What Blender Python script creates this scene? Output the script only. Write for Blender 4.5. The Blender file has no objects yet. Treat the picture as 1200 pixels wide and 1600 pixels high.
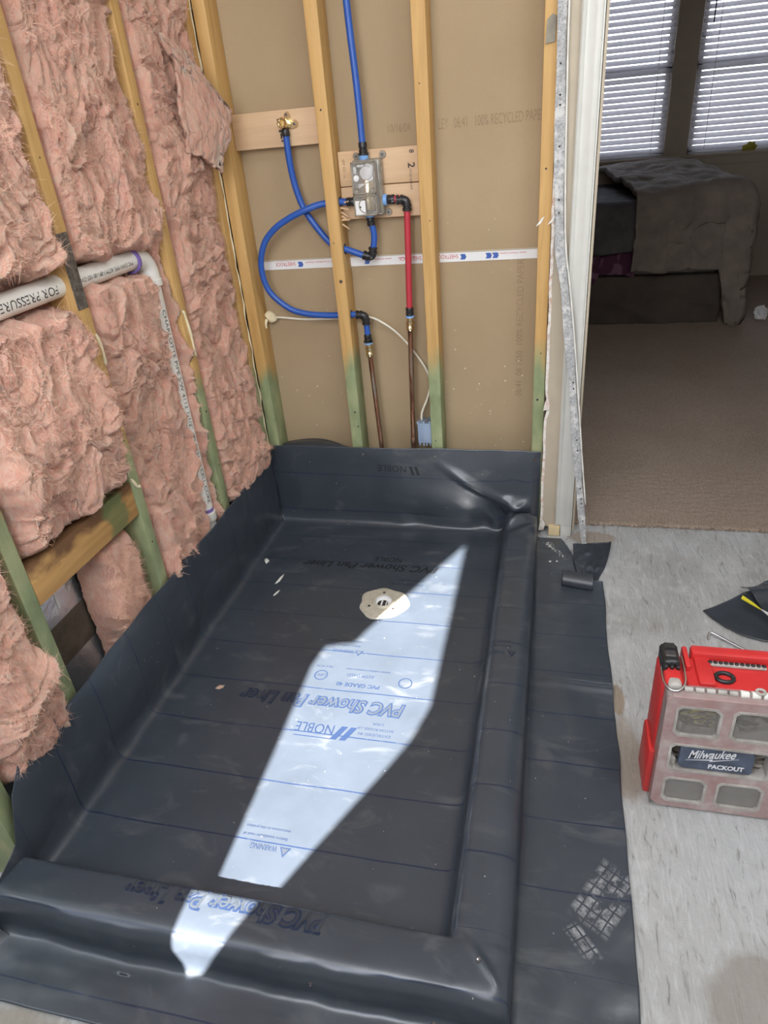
import bpy, bmesh, math, random
import numpy as np
from mathutils import Vector, Matrix, noise as mnoise
from mathutils.bvhtree import BVHTree

SC = bpy.context.scene
COL = SC.collection
random.seed(4)
RNG = np.random.default_rng(7)

# ------------------------------------------------------------------ camera
cam_data = bpy.data.cameras.new('camera')
cam = bpy.data.objects.new('camera', cam_data)
COL.objects.link(cam)
cam_data.sensor_fit = 'VERTICAL'
cam_data.sensor_height = 36.0
cam_data.sensor_width = 27.0
cam_data.lens = 1049.257 / 1600 * 36.0
cam_data.clip_start = 0.02
right = Vector((0.97205338, 0.22077811, -0.07980766))
down = Vector((0.04148926, -0.49616318, -0.86723742))
fwd = Vector((-0.23106466, 0.8396899, -0.49145702))
cam.matrix_world = Matrix((
    (right.x, -down.x, -fwd.x, 1.04625),
    (right.y, -down.y, -fwd.y, -2.214),
    (right.z, -down.z, -fwd.z, 1.35),
    (0, 0, 0, 1)))
SC.camera = cam

# ------------------------------------------------------------------ light, sky, exposure
SUN_ELEV = math.radians(47.0)
world = bpy.data.worlds.new('sky')
SC.world = world
world.use_nodes = True
wnt = world.node_tree
for n in list(wnt.nodes):
    wnt.nodes.remove(n)
wout = wnt.nodes.new('ShaderNodeOutputWorld')
wbg = wnt.nodes.new('ShaderNodeBackground')
wtc = wnt.nodes.new('ShaderNodeTexCoord')
wsx = wnt.nodes.new('ShaderNodeSeparateXYZ')
wr = wnt.nodes.new('ShaderNodeValToRGB')
wmr = wnt.nodes.new('ShaderNodeMapRange')
wmr.inputs['From Min'].default_value = -1
wnt.links.new(wtc.outputs['Generated'], wsx.inputs[0])
wnt.links.new(wsx.outputs['Z'], wmr.inputs['Value'])
wnt.links.new(wmr.outputs[0], wr.inputs[0])
cr = wr.color_ramp
cr.elements[0].position = 0.42; cr.elements[0].color = (0.34, 0.33, 0.32, 1)
cr.elements[1].position = 0.53; cr.elements[1].color = (0.86, 0.91, 1.0, 1)
e = cr.elements.new(0.9); e.color = (0.55, 0.70, 1.0, 1)
wnt.links.new(wr.outputs[0], wbg.inputs['Color'])
wbg.inputs['Strength'].default_value = 6.5
wnt.links.new(wbg.outputs[0], wout.inputs['Surface'])

sun_d = bpy.data.lights.new('sun', 'SUN')
sun = bpy.data.objects.new('sun', sun_d)
COL.objects.link(sun)
sun_d.energy = 56.0
sun_d.angle = math.radians(0.6)
sun_d.color = (1.0, 0.97, 0.93)
sun.location = (0.6, -6, 8)
sun.rotation_euler = Vector((0, -math.cos(SUN_ELEV), math.sin(SUN_ELEV))).to_track_quat('Z', 'Y').to_euler()

def area(name, loc, direction, sx, sy, energy, color):
    d = bpy.data.lights.new(name, 'AREA')
    d.shape = 'RECTANGLE'; d.size = sx; d.size_y = sy
    d.energy = energy; d.color = color
    o = bpy.data.objects.new(name, d)
    COL.objects.link(o)
    o.location = loc
    o.rotation_euler = (-Vector(direction)).to_track_quat('Z', 'Y').to_euler()
    return o
# added area lamp as daylight of an assumed, unbuilt window behind the photographer, and an added ceiling lamp for the concrete
area('window_daylight', (0.75, -2.40, 1.78), (0.1, 1, -0.30), 1.5, 1.3, 46.0, (0.97, 0.985, 1.0))
area('ceiling_light_lamp', (1.9, -1.35, 2.66), (0, 0, -1), 0.8, 0.8, 22.0, (0.93, 0.97, 1.0))

SC.view_settings.view_transform = 'Standard'
SC.view_settings.look = 'None'
SC.view_settings.gamma = 1.0
SC.view_settings.use_curve_mapping = False
SC.view_settings.exposure = 0.0

# ------------------------------------------------------------------ noise (numpy)
_perm = RNG.permutation(256)
_perm = np.concatenate([_perm, _perm, _perm])
_ang = RNG.random(256) * 2 * np.pi
_gx, _gy = np.cos(_ang), np.sin(_ang)
def perlin(x, y, seed=0):
    x = np.asarray(x, float) + seed * 17.31; y = np.asarray(y, float) + seed * 9.77
    xi = np.floor(x).astype(int); yi = np.floor(y).astype(int)
    xf = x - xi; yf = y - yi
    u = xf * xf * xf * (xf * (xf * 6 - 15) + 10); v = yf * yf * yf * (yf * (yf * 6 - 15) + 10)
    def g(ix, iy, dx, dy):
        h = _perm[(_perm[ix & 255] + iy) & 255]
        return _gx[h] * dx + _gy[h] * dy
    a = g(xi, yi, xf, yf); b = g(xi + 1, yi, xf - 1, yf)
    c = g(xi, yi + 1, xf, yf - 1); d = g(xi + 1, yi + 1, xf - 1, yf - 1)
    return (a + u * (b - a) + v * ((c + u * (d - c)) - (a + u * (b - a)))) * 1.5
def fbm(x, y, octv=4, seed=0, gain=0.5):
    s = 0; a = 1.0; f = 1.0
    for i in range(octv):
        s = s + a * perlin(x * f, y * f, seed + i * 3); a *= gain; f *= 2.03
    return s
def ridged(x, y, octv=3, seed=0):
    s = 0; a = 1.0; f = 1.0
    for i in range(octv):
        s = s + a * (1 - np.abs(perlin(x * f, y * f, seed + i * 5)) * 2); a *= 0.5; f *= 2.1
    return s / 1.75
def sm(t):
    t = np.clip(t, 0, 1); return t * t * (3 - 2 * t)

# ------------------------------------------------------------------ object helpers
WORLD_LOC = {}
def put(o, loc, parent):
    WORLD_LOC[o.name] = Vector(loc)
    if parent is not None:
        o.parent = parent
        o.location = Vector(loc) - WORLD_LOC[parent.name]
    else:
        o.location = Vector(loc)
def props(o, label=None, cat=None, group=None, kind=None):
    if label: o['label'] = label
    if cat: o['category'] = cat
    if group: o['group'] = group
    if kind: o['kind'] = kind
    return o
def thing(name, label, cat, loc, group=None):
    o = bpy.data.objects.new(name, None)
    o.empty_display_size = 0.05
    COL.objects.link(o)
    put(o, loc, None)
    return props(o, label, cat, group)
def from_mesh(name, me, m, parent=None, smooth=True):
    n = len(me.vertices)
    co = np.empty(n * 3); me.vertices.foreach_get('co', co); co = co.reshape(-1, 3)
    lo = co.min(0); hi = co.max(0)
    base = np.array([(lo[0] + hi[0]) / 2, (lo[1] + hi[1]) / 2, lo[2]])
    co -= base
    me.vertices.foreach_set('co', co.ravel())
    if m is not None:
        for mm in (m if isinstance(m, (list, tuple)) else [m]):
            me.materials.append(mm)
    if smooth:
        me.polygons.foreach_set('use_smooth', [True] * len(me.polygons))
    me.update()
    o = bpy.data.objects.new(name, me)
    COL.objects.link(o)
    put(o, base, parent)
    return o
def obj(name, bm, m, parent=None, smooth=False, angle=None):
    me = bpy.data.meshes.new(name)
    bmesh.ops.recalc_face_normals(bm, faces=bm.faces)
    bm.to_mesh(me); bm.free()
    o = from_mesh(name, me, m, parent, smooth or angle is not None)
    if angle is not None:
        try:
            me.set_sharp_from_angle(angle=math.radians(angle))
        except Exception:
            pass
    return o
def box_bm(x0, x1, y0, y1, z0, z1, bev=0.0, seg=2, bm=None, jit=0.0):
    own = bm is None
    b = bmesh.new()
    bmesh.ops.create_cube(b, size=1)
    for v in b.verts:
        v.co = Vector(((x0 + x1) / 2 + v.co.x * (x1 - x0), (y0 + y1) / 2 + v.co.y * (y1 - y0), (z0 + z1) / 2 + v.co.z * (z1 - z0)))
        if jit:
            v.co += Vector([random.uniform(-jit, jit) for _ in range(3)])
    if bev > 0:
        bmesh.ops.bevel(b, geom=list(b.edges), offset=bev, segments=seg, affect='EDGES', profile=0.5)
    if own:
        return b
    join(bm, b); return bm
def join(bm, other):
    me = bpy.data.meshes.new('tmp'); other.to_mesh(me); other.free()
    bm.from_mesh(me); bpy.data.meshes.remove(me)
def box(name, x0, x1, y0, y1, z0, z1, m, parent=None, bev=0.0, seg=2, jit=0.0):
    return obj(name, box_bm(x0, x1, y0, y1, z0, z1, bev, seg, None, jit), m, parent, angle=40 if bev else None)
def struct(o, label=None):
    o['kind'] = 'structure'
    if label: o['label'] = label
    return o
def spline(pts, per=8):
    P = [Vector(p) for p in pts]
    if len(P) < 3: return P
    out = []
    for i in range(len(P) - 1):
        p0 = P[i - 1] if i else P[0] * 2 - P[1]
        p1, p2 = P[i], P[i + 1]
        p3 = P[i + 2] if i + 2 < len(P) else P[-1] * 2 - P[-2]
        for k in range(per):
            t = k / per
            out.append(0.5 * ((2 * p1) + (-p0 + p2) * t + (2 * p0 - 5 * p1 + 4 * p2 - p3) * t * t + (-p0 + 3 * p1 - 3 * p2 + p3) * t ** 3))
    out.append(P[-1])
    return out
def tube_bm(pts, r, seg=12, bm=None, cap=True):
    """sweep a circle (r: number or list per point) along pts"""
    own = bm is None
    if own: bm = bmesh.new()
    P = [Vector(p) for p in pts]
    T = []
    for i in range(len(P)):
        t = (P[min(i + 1, len(P) - 1)] - P[max(i - 1, 0)])
        T.append(t.normalized() if t.length > 1e-9 else Vector((0, 0, 1)))
    ref = Vector((0, 0, 1)) if abs(T[0].z) < 0.9 else Vector((0, 1, 0))
    n = T[0].cross(ref).normalized()
    rings = []
    for i, p in enumerate(P):
        n = (n - T[i] * n.dot(T[i])).normalized()
        b = T[i].cross(n)
        rr = r[i] if isinstance(r, (list, tuple)) else r
        rings.append([bm.verts.new(p + (n * math.cos(a) + b * math.sin(a)) * rr) for a in [2 * math.pi * k / seg for k in range(seg)]])
    for a, b in zip(rings[:-1], rings[1:]):
        for k in range(seg):
            bm.faces.new((a[k], a[(k + 1) % seg], b[(k + 1) % seg], b[k]))
    if cap:
        bm.faces.new(rings[0][::-1]); bm.faces.new(rings[-1])
    return bm
def tube(name, pts, r, m, parent=None, seg=12, per=0):
    p = spline(pts, per) if per else pts
    return obj(name, tube_bm(p, r, seg), m, parent, angle=50)
def lathe_bm(prof, origin, axis, seg=24, bm=None):
    """prof: (radius, height) pairs around axis through origin"""
    own = bm is None
    if own: bm = bmesh.new()
    ax = Vector(axis).normalized()
    ref = Vector((0, 0, 1)) if abs(ax.z) < 0.9 else Vector((1, 0, 0))
    n = ax.cross(ref).normalized(); b = ax.cross(n)
    o = Vector(origin); rings = []
    for (r, h) in prof:
        c = o + ax * h
        if r <= 1e-6: rings.append([bm.verts.new(c)])
        else: rings.append([bm.verts.new(c + (n * math.cos(a) + b * math.sin(a)) * r) for a in [2 * math.pi * k / seg for k in range(seg)]])
    for a, c in zip(rings[:-1], rings[1:]):
        for k in range(seg):
            k2 = (k + 1) % seg
            if len(a) == 1 and len(c) == 1: continue
            if len(a) == 1: bm.faces.new((a[0], c[k2], c[k]))
            elif len(c) == 1: bm.faces.new((a[k], a[k2], c[0]))
            else: bm.faces.new((a[k], a[k2], c[k2], c[k]))
    return bm
def lathe(name, prof, origin, axis, m, parent=None, seg=24):
    return obj(name, lathe_bm(prof, origin, axis, seg), m, parent, angle=40)
def prism_bm(poly, depth, origin, ux, uy, bm=None):
    """polygon in the plane (ux,uy) extruded by depth along ux x uy"""
    own = bm is None
    if own: bm = bmesh.new()
    o = Vector(origin); ux = Vector(ux).normalized(); uy = Vector(uy).normalized(); n = ux.cross(uy)
    a = [bm.verts.new(o + ux * p[0] + uy * p[1]) for p in poly]
    b = [bm.verts.new(o + ux * p[0] + uy * p[1] + n * depth) for p in poly]
    bm.faces.new(a[::-1]); bm.faces.new(b)
    k = len(a)
    for i in range(k):
        bm.faces.new((a[i], a[(i + 1) % k], b[(i + 1) % k], b[i]))
    return bm
def grid_mesh(name, X, Y, Z, closed=False, uv=None):
    """X,Y,Z: 2-D arrays"""
    nu, nv = X.shape
    co = np.stack([X, Y, Z], -1).reshape(-1, 3)
    i = np.arange(nu - 1)[:, None] * nv + np.arange(nv - 1)[None, :]
    f = np.stack([i, i + nv, i + nv + 1, i + 1], -1).reshape(-1, 4)
    me = bpy.data.meshes.new(name)
    me.vertices.add(len(co)); me.vertices.foreach_set('co', co.ravel())
    me.loops.add(f.size); me.loops.foreach_set('vertex_index', f.ravel().astype(np.int32))
    me.polygons.add(len(f))
    me.polygons.foreach_set('loop_start', (np.arange(len(f)) * 4).astype(np.int32))
    me.polygons.foreach_set('loop_total', np.full(len(f), 4, np.int32))
    me.update(calc_edges=True)
    if uv is not None:
        l = me.uv_layers.new(name='UVMap')
        U = np.stack([uv[0], uv[1]], -1).reshape(-1, 2)
        l.data.foreach_set('uv', U[f.ravel()].ravel())
    return me
def copy_tree(o, parent=None, loc=None):
    c = o.copy(); COL.objects.link(c)
    if parent is not None: c.parent = parent
    if loc is not None: c.location = loc
    for ch in list(o.children):
        copy_tree(ch, c)
    return c

# ------------------------------------------------------------------ material helpers
class NT:
    def __init__(s, name):
        s.m = bpy.data.materials.new(name); s.m.use_nodes = True
        s.t = s.m.node_tree
        for n in list(s.t.nodes): s.t.nodes.remove(n)
        s.out = s.t.nodes.new('ShaderNodeOutputMaterial')
        s.p = s.t.nodes.new('ShaderNodeBsdfPrincipled')
        s.t.links.new(s.p.outputs[0], s.out.inputs[0])
    def n(s, typ, **kw):
        x = s.t.nodes.new('ShaderNode' + typ)
        for k, v in kw.items(): setattr(x, k, v)
        return x
    def l(s, a, b): s.t.links.new(a, b)
    def set(s, node, key, v):
        if hasattr(v, 'links') or isinstance(v, bpy.types.NodeSocket): s.l(v, node.inputs[key])
        else: node.inputs[key].default_value = v
    def coord(s, scale=(1, 1, 1), kind='pos', rot=(0, 0, 0)):
        if kind == 'pos': c = s.n('NewGeometry').outputs['Position']
        elif kind == 'uv': c = s.n('TexCoord').outputs['UV']
        else: c = s.n('TexCoord').outputs['Object']
        mp = s.n('Mapping'); mp.inputs['Scale'].default_value = scale; mp.inputs['Rotation'].default_value = rot
        s.l(c, mp.inputs[0]); return mp.outputs[0]
    def noise(s, vec, scale=5, detail=4, rough=0.55, dist=0.0):
        x = s.n('TexNoise'); s.l(vec, x.inputs['Vector'])
        x.inputs['Scale'].default_value = scale; x.inputs['Detail'].default_value = detail
        x.inputs['Roughness'].default_value = rough; x.inputs['Distortion'].default_value = dist
        return x.outputs['Fac']
    def ramp(s, fac, stops):
        x = s.n('ValToRGB'); s.l(fac, x.inputs[0])
        els = x.color_ramp.elements
        while len(els) < len(stops): els.new(0.5)
        for e, (p, c) in zip(els, stops):
            e.position = p; e.color = (c[0], c[1], c[2], 1) if not isinstance(c, (int, float)) else (c, c, c, 1)
        return x.outputs[0]
    def mix(s, fac, a, b, mode='MIX'):
        x = s.n('MixRGB', blend_type=mode)
        for k, v in ((0, fac), (1, a), (2, b)):
            if isinstance(v, bpy.types.NodeSocket): s.l(v, x.inputs[k])
            elif isinstance(v, (int, float)): x.inputs[k].default_value = v if k == 0 else (v, v, v, 1)
            else: x.inputs[k].default_value = (v[0], v[1], v[2], 1)
        return x.outputs[0]
    def math(s, op, a, b=0.0, clamp=False):
        x = s.n('Math', operation=op, use_clamp=clamp)
        for k, v in ((0, a), (1, b)):
            if isinstance(v, bpy.types.NodeSocket): s.l(v, x.inputs[k])
            else: x.inputs[k].default_value = v
        return x.outputs[0]
    def sep(s, vec):
        x = s.n('SeparateXYZ'); s.l(vec, x.inputs[0]); return x.outputs
    def bump(s, h, strength=0.3, dist=0.01):
        x = s.n('Bump'); s.l(h, x.inputs['Height'])
        x.inputs['Strength'].default_value = strength; x.inputs['Distance'].default_value = dist
        s.l(x.outputs[0], s.p.inputs['Normal'])
    def base(s, c):
        if isinstance(c, bpy.types.NodeSocket): s.l(c, s.p.inputs['Base Color'])
        else: s.p.inputs['Base Color'].default_value = (c[0], c[1], c[2], 1)
    def rough(s, v):
        s.set(s.p, 'Roughness', v)
def simple(name, c, rough=0.5, metal=0.0, var=0.12, scale=20, bump=0.0, bscale=80, bdist=0.004, c2=None, spec=0.5):
    k = NT(name)
    v = k.coord()
    f = k.noise(v, scale, 4)
    lo = tuple(x * (1 - var) for x in c); hi = tuple(min(1, x * (1 + var)) for x in (c2 or c))
    k.base(k.ramp(f, [(0.3, lo), (0.7, hi)]))
    k.rough(rough); k.p.inputs['Metallic'].default_value = metal
    k.p.inputs['Specular IOR Level'].default_value = spec
    if bump: k.bump(k.noise(v, bscale, 5), bump, bdist)
    return k.m
def clear_plastic(name, tint, mixf, rough=0.12):
    """transparent plastic with a share (mixf) of milky surface"""
    k = NT(name)
    k.base(tint); k.rough(rough)
    tr = k.n('BsdfTransparent'); mx = k.n('MixShader')
    f = k.noise(k.coord(), 38, 4)
    fr = k.n('Fresnel'); fr.inputs[0].default_value = 1.35
    fac = k.math('ADD', k.math('MULTIPLY', f, mixf * 2), k.math('MULTIPLY', fr.outputs[0], 0.5), True)
    k.l(fac, mx.inputs[0]); k.l(tr.outputs[0], mx.inputs[1]); k.l(k.p.outputs[0], mx.inputs[2])
    k.l(mx.outputs[0], k.out.inputs[0])
    return k.m

# lumber: grain runs along one axis, the lower part may be green (object property 'green_z')
def lumber(name, axis, light=(0.66, 0.41, 0.155), dark=(0.50, 0.285, 0.09), green=True, knots=True, k_=1.0):
    k = NT(name)
    sc = {'x': (1.5, 26, 26), 'y': (26, 1.5, 26), 'z': (26, 26, 1.5)}[axis]
    v = k.coord(sc)
    g = k.noise(v, 1.0, 6, 0.6, 1.2)
    fine = k.noise(k.coord(tuple(c * 5 for c in sc)), 1.0, 3)
    col = k.ramp(g, [(0.25, dark), (0.5, light), (0.72, tuple(c * 1.08 for c in light))])
    col = k.mix(k.math('MULTIPLY', fine, 0.35), col, tuple(c * 0.72 for c in dark))
    if green:
        at = k.n('Attribute', attribute_type='OBJECT', attribute_name='green_z')
        P = k.n('NewGeometry').outputs['Position']
        z = k.sep(P)[2]
        w = k.noise(k.coord((9, 9, 2.2)), 1.0, 4)
        d = k.math('SUBTRACT', at.outputs['Fac'], z)
        d = k.math('ADD', d, k.math('MULTIPLY', k.math('SUBTRACT', w, 0.5), 0.34))
        m = k.math('MULTIPLY', d, 14.0, True)
        patch = k.noise(k.coord((14, 14, 7)), 1.0, 4)
        gc = k.ramp(patch, [(0.28, (0.17, 0.235, 0.125)), (0.48, (0.29, 0.37, 0.205)), (0.64, (0.42, 0.47, 0.26)), (0.82, (0.58, 0.56, 0.31))])
        gc = k.mix(k.math('MULTIPLY', fine, 0.3), gc, (0.16, 0.20, 0.09))
        col = k.mix(k.math('MULTIPLY', m, 0.93), col, gc)
    if knots:
        vo = k.n('TexVoronoi'); k.l(k.coord((9, 9, 3.1) if axis == 'z' else (3.1, 9, 9)), vo.inputs['Vector'])
        vo.inputs['Scale'].default_value = 1.0
        kn = k.ramp(vo.outputs['Distance'], [(0.03, 1.0), (0.09, 0.0)])
        col = k.mix(k.math('MULTIPLY', kn, 0.6), col, (0.12, 0.055, 0.02))
    k.base(col); k.rough(0.62)
    k.bump(k.math('ADD', g, k.math('MULTIPLY', fine, 0.5)), 0.25, 0.002)
    return k.m
M = {}
M['stud'] = lumber('old_stud_wood', 'z')
M['stud_y'] = lumber('old_block_wood', 'y', green=False)
M['board'] = lumber('new_pine_board', 'x', (0.72, 0.50, 0.31), (0.63, 0.41, 0.235), False, False)
M['plate'] = lumber('plate_wood', 'x')
def stained_block():
    k = NT('stained_block_wood')
    v = k.coord((26, 1.6, 26))
    g = k.noise(v, 1.0, 6, 0.6, 1.0)
    col = k.ramp(g, [(0.3, (0.40, 0.21, 0.07)), (0.65, (0.58, 0.34, 0.12))])
    P = k.sep(k.n('NewGeometry').outputs['Position'])
    w = k.noise(k.coord((9, 9, 14)), 1.0, 5)
    top = k.math('MULTIPLY', k.math('SUBTRACT', k.math('ADD', P[2], k.math('MULTIPLY', w, 0.12)), 0.632), 40.0, True)
    col = k.mix(k.math('MULTIPLY', top, 0.85), col, (0.10, 0.042, 0.022))
    dy = k.math('ABSOLUTE', k.math('ADD', P[1], 0.945))
    gm = k.math('MULTIPLY', k.math('SUBTRACT', k.math('ADD', 0.045, k.math('MULTIPLY', k.math('SUBTRACT', w, 0.5), 0.1)), dy), 60.0, True)
    col = k.mix(k.math('MULTIPLY', gm, 0.8), col, (0.14, 0.19, 0.075))
    k.base(col); k.rough(0.65); k.bump(g, 0.25, 0.002)
    return k.m
M['block'] = stained_block()
def insulation():
    k = NT('pink_fibreglass')
    v = k.coord()
    a = k.noise(v, 9, 5, 0.6, 0.6); b = k.noise(k.coord((46, 46, 15)), 1.0, 6, 0.68, 2.6)
    col = k.ramp(a, [(0.30, (0.70, 0.32, 0.235)), (0.48, (0.90, 0.46, 0.335)), (0.75, (0.93, 0.555, 0.41))])
    col = k.mix(k.ramp(b, [(0.44, 0.0), (0.68, 0.75)]), col, (0.98, 0.73, 0.59))
    k.base(col); k.rough(1.0)
    k.p.inputs['Specular IOR Level'].default_value = 0.05
    k.p.inputs['Subsurface Weight'].default_value = 0.55
    k.p.inputs['Subsurface Radius'].default_value = (1.0, 0.55, 0.42)
    k.p.inputs['Subsurface Scale'].default_value = 0.012
    k.p.inputs['Sheen Weight'].default_value = 0.35
    k.p.inputs['Sheen Roughness'].default_value = 0.6
    k.p.inputs['Sheen Tint'].default_value = (1, 0.8, 0.76, 1)
    c = k.noise(k.coord((210, 210, 70)), 1.0, 5, 0.72, 3.0)
    k.bump(k.math('ADD', b, k.math('MULTIPLY', c, 0.8)), 1.0, 0.010)
    return k.m
M['pink'] = insulation()
M['pink_fibre'] = simple('pale_pink_fibre', (0.93, 0.57, 0.43), 0.9, var=0.16, scale=16, spec=0.2)
def drywall_paper():
    k = NT('drywall_back_paper')
    v = k.coord()
    f = k.noise(v, 2.2, 5); fine = k.noise(v, 240, 3)
    col = k.ramp(f, [(0.3, (0.385, 0.285, 0.172)), (0.7, (0.45, 0.34, 0.21))])
    col = k.mix(k.math('MULTIPLY', fine, 0.22), col, (0.26, 0.18, 0.10))
    vo = k.n('TexVoronoi'); k.l(v, vo.inputs['Vector']); vo.inputs['Scale'].default_value = 34
    z = k.sep(k.n('NewGeometry').outputs['Position'])[2]
    dens = k.ramp(k.noise(v, 5, 3), [(0.48, 0.0), (0.62, 1.0)])
    sp = k.math('MULTIPLY', k.ramp(vo.outputs['Distance'], [(0.055, 1.0), (0.10, 0.0)]), dens)
    low = k.math('MULTIPLY', k.math('SUBTRACT', 1.25, z), 2.0, True)
    col = k.mix(k.math('MULTIPLY', sp, low), col, (0.80, 0.74, 0.64))
    k.base(col); k.rough(0.85); k.bump(fine, 0.12, 0.001)
    return k.m
M['paper'] = drywall_paper()
def concrete():
    k = NT('bare_concrete')
    v = k.coord()
    f = k.noise(v, 2.6, 6, 0.6, 0.8); st = k.noise(k.coord((70, 12, 1), rot=(0, 0, 0.5)), 1.0, 5, 0.6, 1.5)
    col = k.ramp(f, [(0.28, (0.31, 0.30, 0.285)), (0.5, (0.40, 0.40, 0.395)), (0.72, (0.48, 0.485, 0.495))])
    col = k.mix(k.ramp(st, [(0.52, 0.0), (0.70, 0.5)]), col, (0.60, 0.61, 0.63))
    col = k.mix(k.ramp(st, [(0.28, 0.75), (0.42, 0.0)]), col, (0.17, 0.16, 0.145))
    cloud = k.noise(v, 7.5, 5, 0.65, 0.5)
    col = k.mix(k.ramp(cloud, [(0.55, 0.0), (0.70, 0.40)]), col, (0.62, 0.625, 0.63))
    # brown worn patch close to the camera and a smaller one beside the tool case
    P = k.sep(k.n('NewGeometry').outputs['Position'])
    wob = k.math('MULTIPLY', k.math('SUBTRACT', k.noise(v, 11, 4), 0.5), 0.17)
    def blob(cx, cy, rx, ry, strength, c, col):
        dx = k.math('DIVIDE', k.math('SUBTRACT', P[0], cx), rx); dy = k.math('DIVIDE', k.math('SUBTRACT', P[1], cy), ry)
        d = k.math('SQRT', k.math('ADD', k.math('MULTIPLY', dx, dx), k.math('MULTIPLY', dy, dy)))
        mk = k.math('MULTIPLY', k.math('SUBTRACT', 1.0, k.math('ADD', d, k.math('MULTIPLY', wob, 4))), 5.0, True)
        return k.mix(k.math('MULTIPLY', mk, strength), col, c)
    col = blob(1.47, -1.56, 0.13, 0.15, 0.75, (0.27, 0.245, 0.215), col)
    col = blob(1.26, -1.02, 0.045, 0.13, 0.6, (0.26, 0.21, 0.15), col)
    col = blob(1.255, -0.83, 0.02, 0.06, 0.7, (0.25, 0.18, 0.10), col)
    col = blob(1.22, -0.03, 0.09, 0.05, 0.6, (0.30, 0.22, 0.14), col)
    col = blob(0.15, -1.87, 0.55, 0.10, 0.7, (0.29, 0.255, 0.20), col)
    k.base(col); k.rough(0.8)
    k.bump(k.math('ADD', st, k.math('MULTIPLY', k.noise(v, 55, 5, 0.65), 0.9)), 0.6, 0.006)
    return k.m
M['concrete'] = concrete()
def carpet():
    k = NT('brown_carpet')
    v = k.coord()
    f = k.noise(v, 300, 3, 0.7); big = k.noise(v, 3.0, 4)
    col = k.ramp(f, [(0.3, (0.30, 0.22, 0.165)), (0.5, (0.54, 0.42, 0.335)), (0.7, (0.76, 0.64, 0.54))])
    col = k.mix(k.math('MULTIPLY', big, 0.35), col, (0.20, 0.14, 0.10))
    k.base(col); k.rough(1.0); k.p.inputs['Specular IOR Level'].default_value = 0.1
    k.bump(f, 0.9, 0.008)
    return k.m
M['carpet'] = carpet()
M['white_paint'] = simple('white_trim_paint', (0.64, 0.635, 0.59), 0.4, var=0.03)
M['beige_wall'] = simple('beige_wall_paint', (0.50, 0.43, 0.33), 0.7, var=0.04, bump=0.08)
M['taupe_wall'] = simple('taupe_bedroom_paint', (0.54, 0.46, 0.37), 0.75, var=0.04, bump=0.08)
M['ceiling'] = simple('ceiling_paint', (0.80, 0.79, 0.76), 0.8, var=0.02)
M['far_white'] = simple('bathroom_paint', (0.74, 0.73, 0.70), 0.8, var=0.03)
M['white_plastic'] = simple('white_plastic', (0.80, 0.80, 0.80), 0.35, var=0.02)
M['black_plastic'] = simple('black_plastic', (0.02, 0.02, 0.022), 0.35, var=0.1)
M['brass'] = simple('brass', (0.74, 0.62, 0.38), 0.25, 1.0, 0.1)
M['chrome'] = simple('steel', (0.66, 0.66, 0.68), 0.25, 1.0, 0.08)
M['dark_steel'] = simple('dark_steel', (0.11, 0.10, 0.10), 0.5, 0.6, 0.25)
M['blue_pex'] = simple('blue_tubing', (0.025, 0.10, 0.42), 0.38, var=0.05)
M['red_pex'] = simple('red_tubing', (0.50, 0.04, 0.06), 0.4, var=0.05)
M['light_blue'] = simple('pale_blue_ring', (0.22, 0.42, 0.78), 0.4, var=0.05)
M['ink_black'] = simple('printing_black', (0.035, 0.032, 0.03), 0.6)
M['ink_brown'] = simple('printing_brown', (0.30, 0.21, 0.125), 0.85)
M['ink_red'] = simple('printing_red', (0.55, 0.05, 0.05), 0.6)
M['ink_blue'] = simple('printing_blue', (0.05, 0.12, 0.42), 0.6)
M['cream'] = simple('cream_foam', (0.80, 0.70, 0.47), 0.7, var=0.1, bump=0.5, bscale=60)
M['cable'] = simple('cream_cable', (0.78, 0.74, 0.62), 0.5, var=0.04)
M['foil'] = simple('foil_facing', (0.72, 0.74, 0.77), 0.32, 0.85, 0.06, bump=0.5, bscale=28, bdist=0.01)
M['dark_gap'] = simple('dark_sheathing', (0.10, 0.075, 0.055), 0.8, var=0.3)
def nailplate():
    k = NT('rusty_nail_plate')
    v = k.coord()
    f = k.noise(v, 60, 5, 0.7)
    k.base(k.ramp(f, [(0.35, (0.07, 0.06, 0.05)), (0.55, (0.17, 0.15, 0.13)), (0.72, (0.34, 0.31, 0.27))]))
    k.p.inputs['Metallic'].default_value = 0.4; k.rough(0.6); k.bump(f, 0.3, 0.002)
    return k.m
M['plate_metal'] = nailplate()
def copper():
    k = NT('tarnished_copper')
    v = k.coord((60, 60, 7))
    f = k.noise(v, 1.0, 5, 0.65)
    z = k.sep(k.n('NewGeometry').outputs['Position'])[2]
    col = k.ramp(f, [(0.36, (0.07, 0.035, 0.025)), (0.46, (0.30, 0.14, 0.08)), (0.55, (0.30, 0.23, 0.18)), (0.64, (0.22, 0.31, 0.27))])
    k.base(col); k.p.inputs['Metallic'].default_value = 0.8
    k.rough(k.ramp(f, [(0.3, 0.6), (0.7, 0.35)]))
    return k.m
M['copper'] = copper()
def pvc():
    k = NT('white_drain_plastic')
    v = k.coord()
    f = k.noise(v, 14, 5)
    k.base(k.ramp(f, [(0.35, (0.80, 0.78, 0.71)), (0.6, (0.86, 0.85, 0.80)), (0.8, (0.78, 0.72, 0.64))]))
    k.rough(0.38)
    return k.m
M['pvc'] = pvc()
M['primer'] = simple('purple_primer', (0.20, 0.13, 0.42), 0.4, var=0.3, scale=90)
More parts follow.
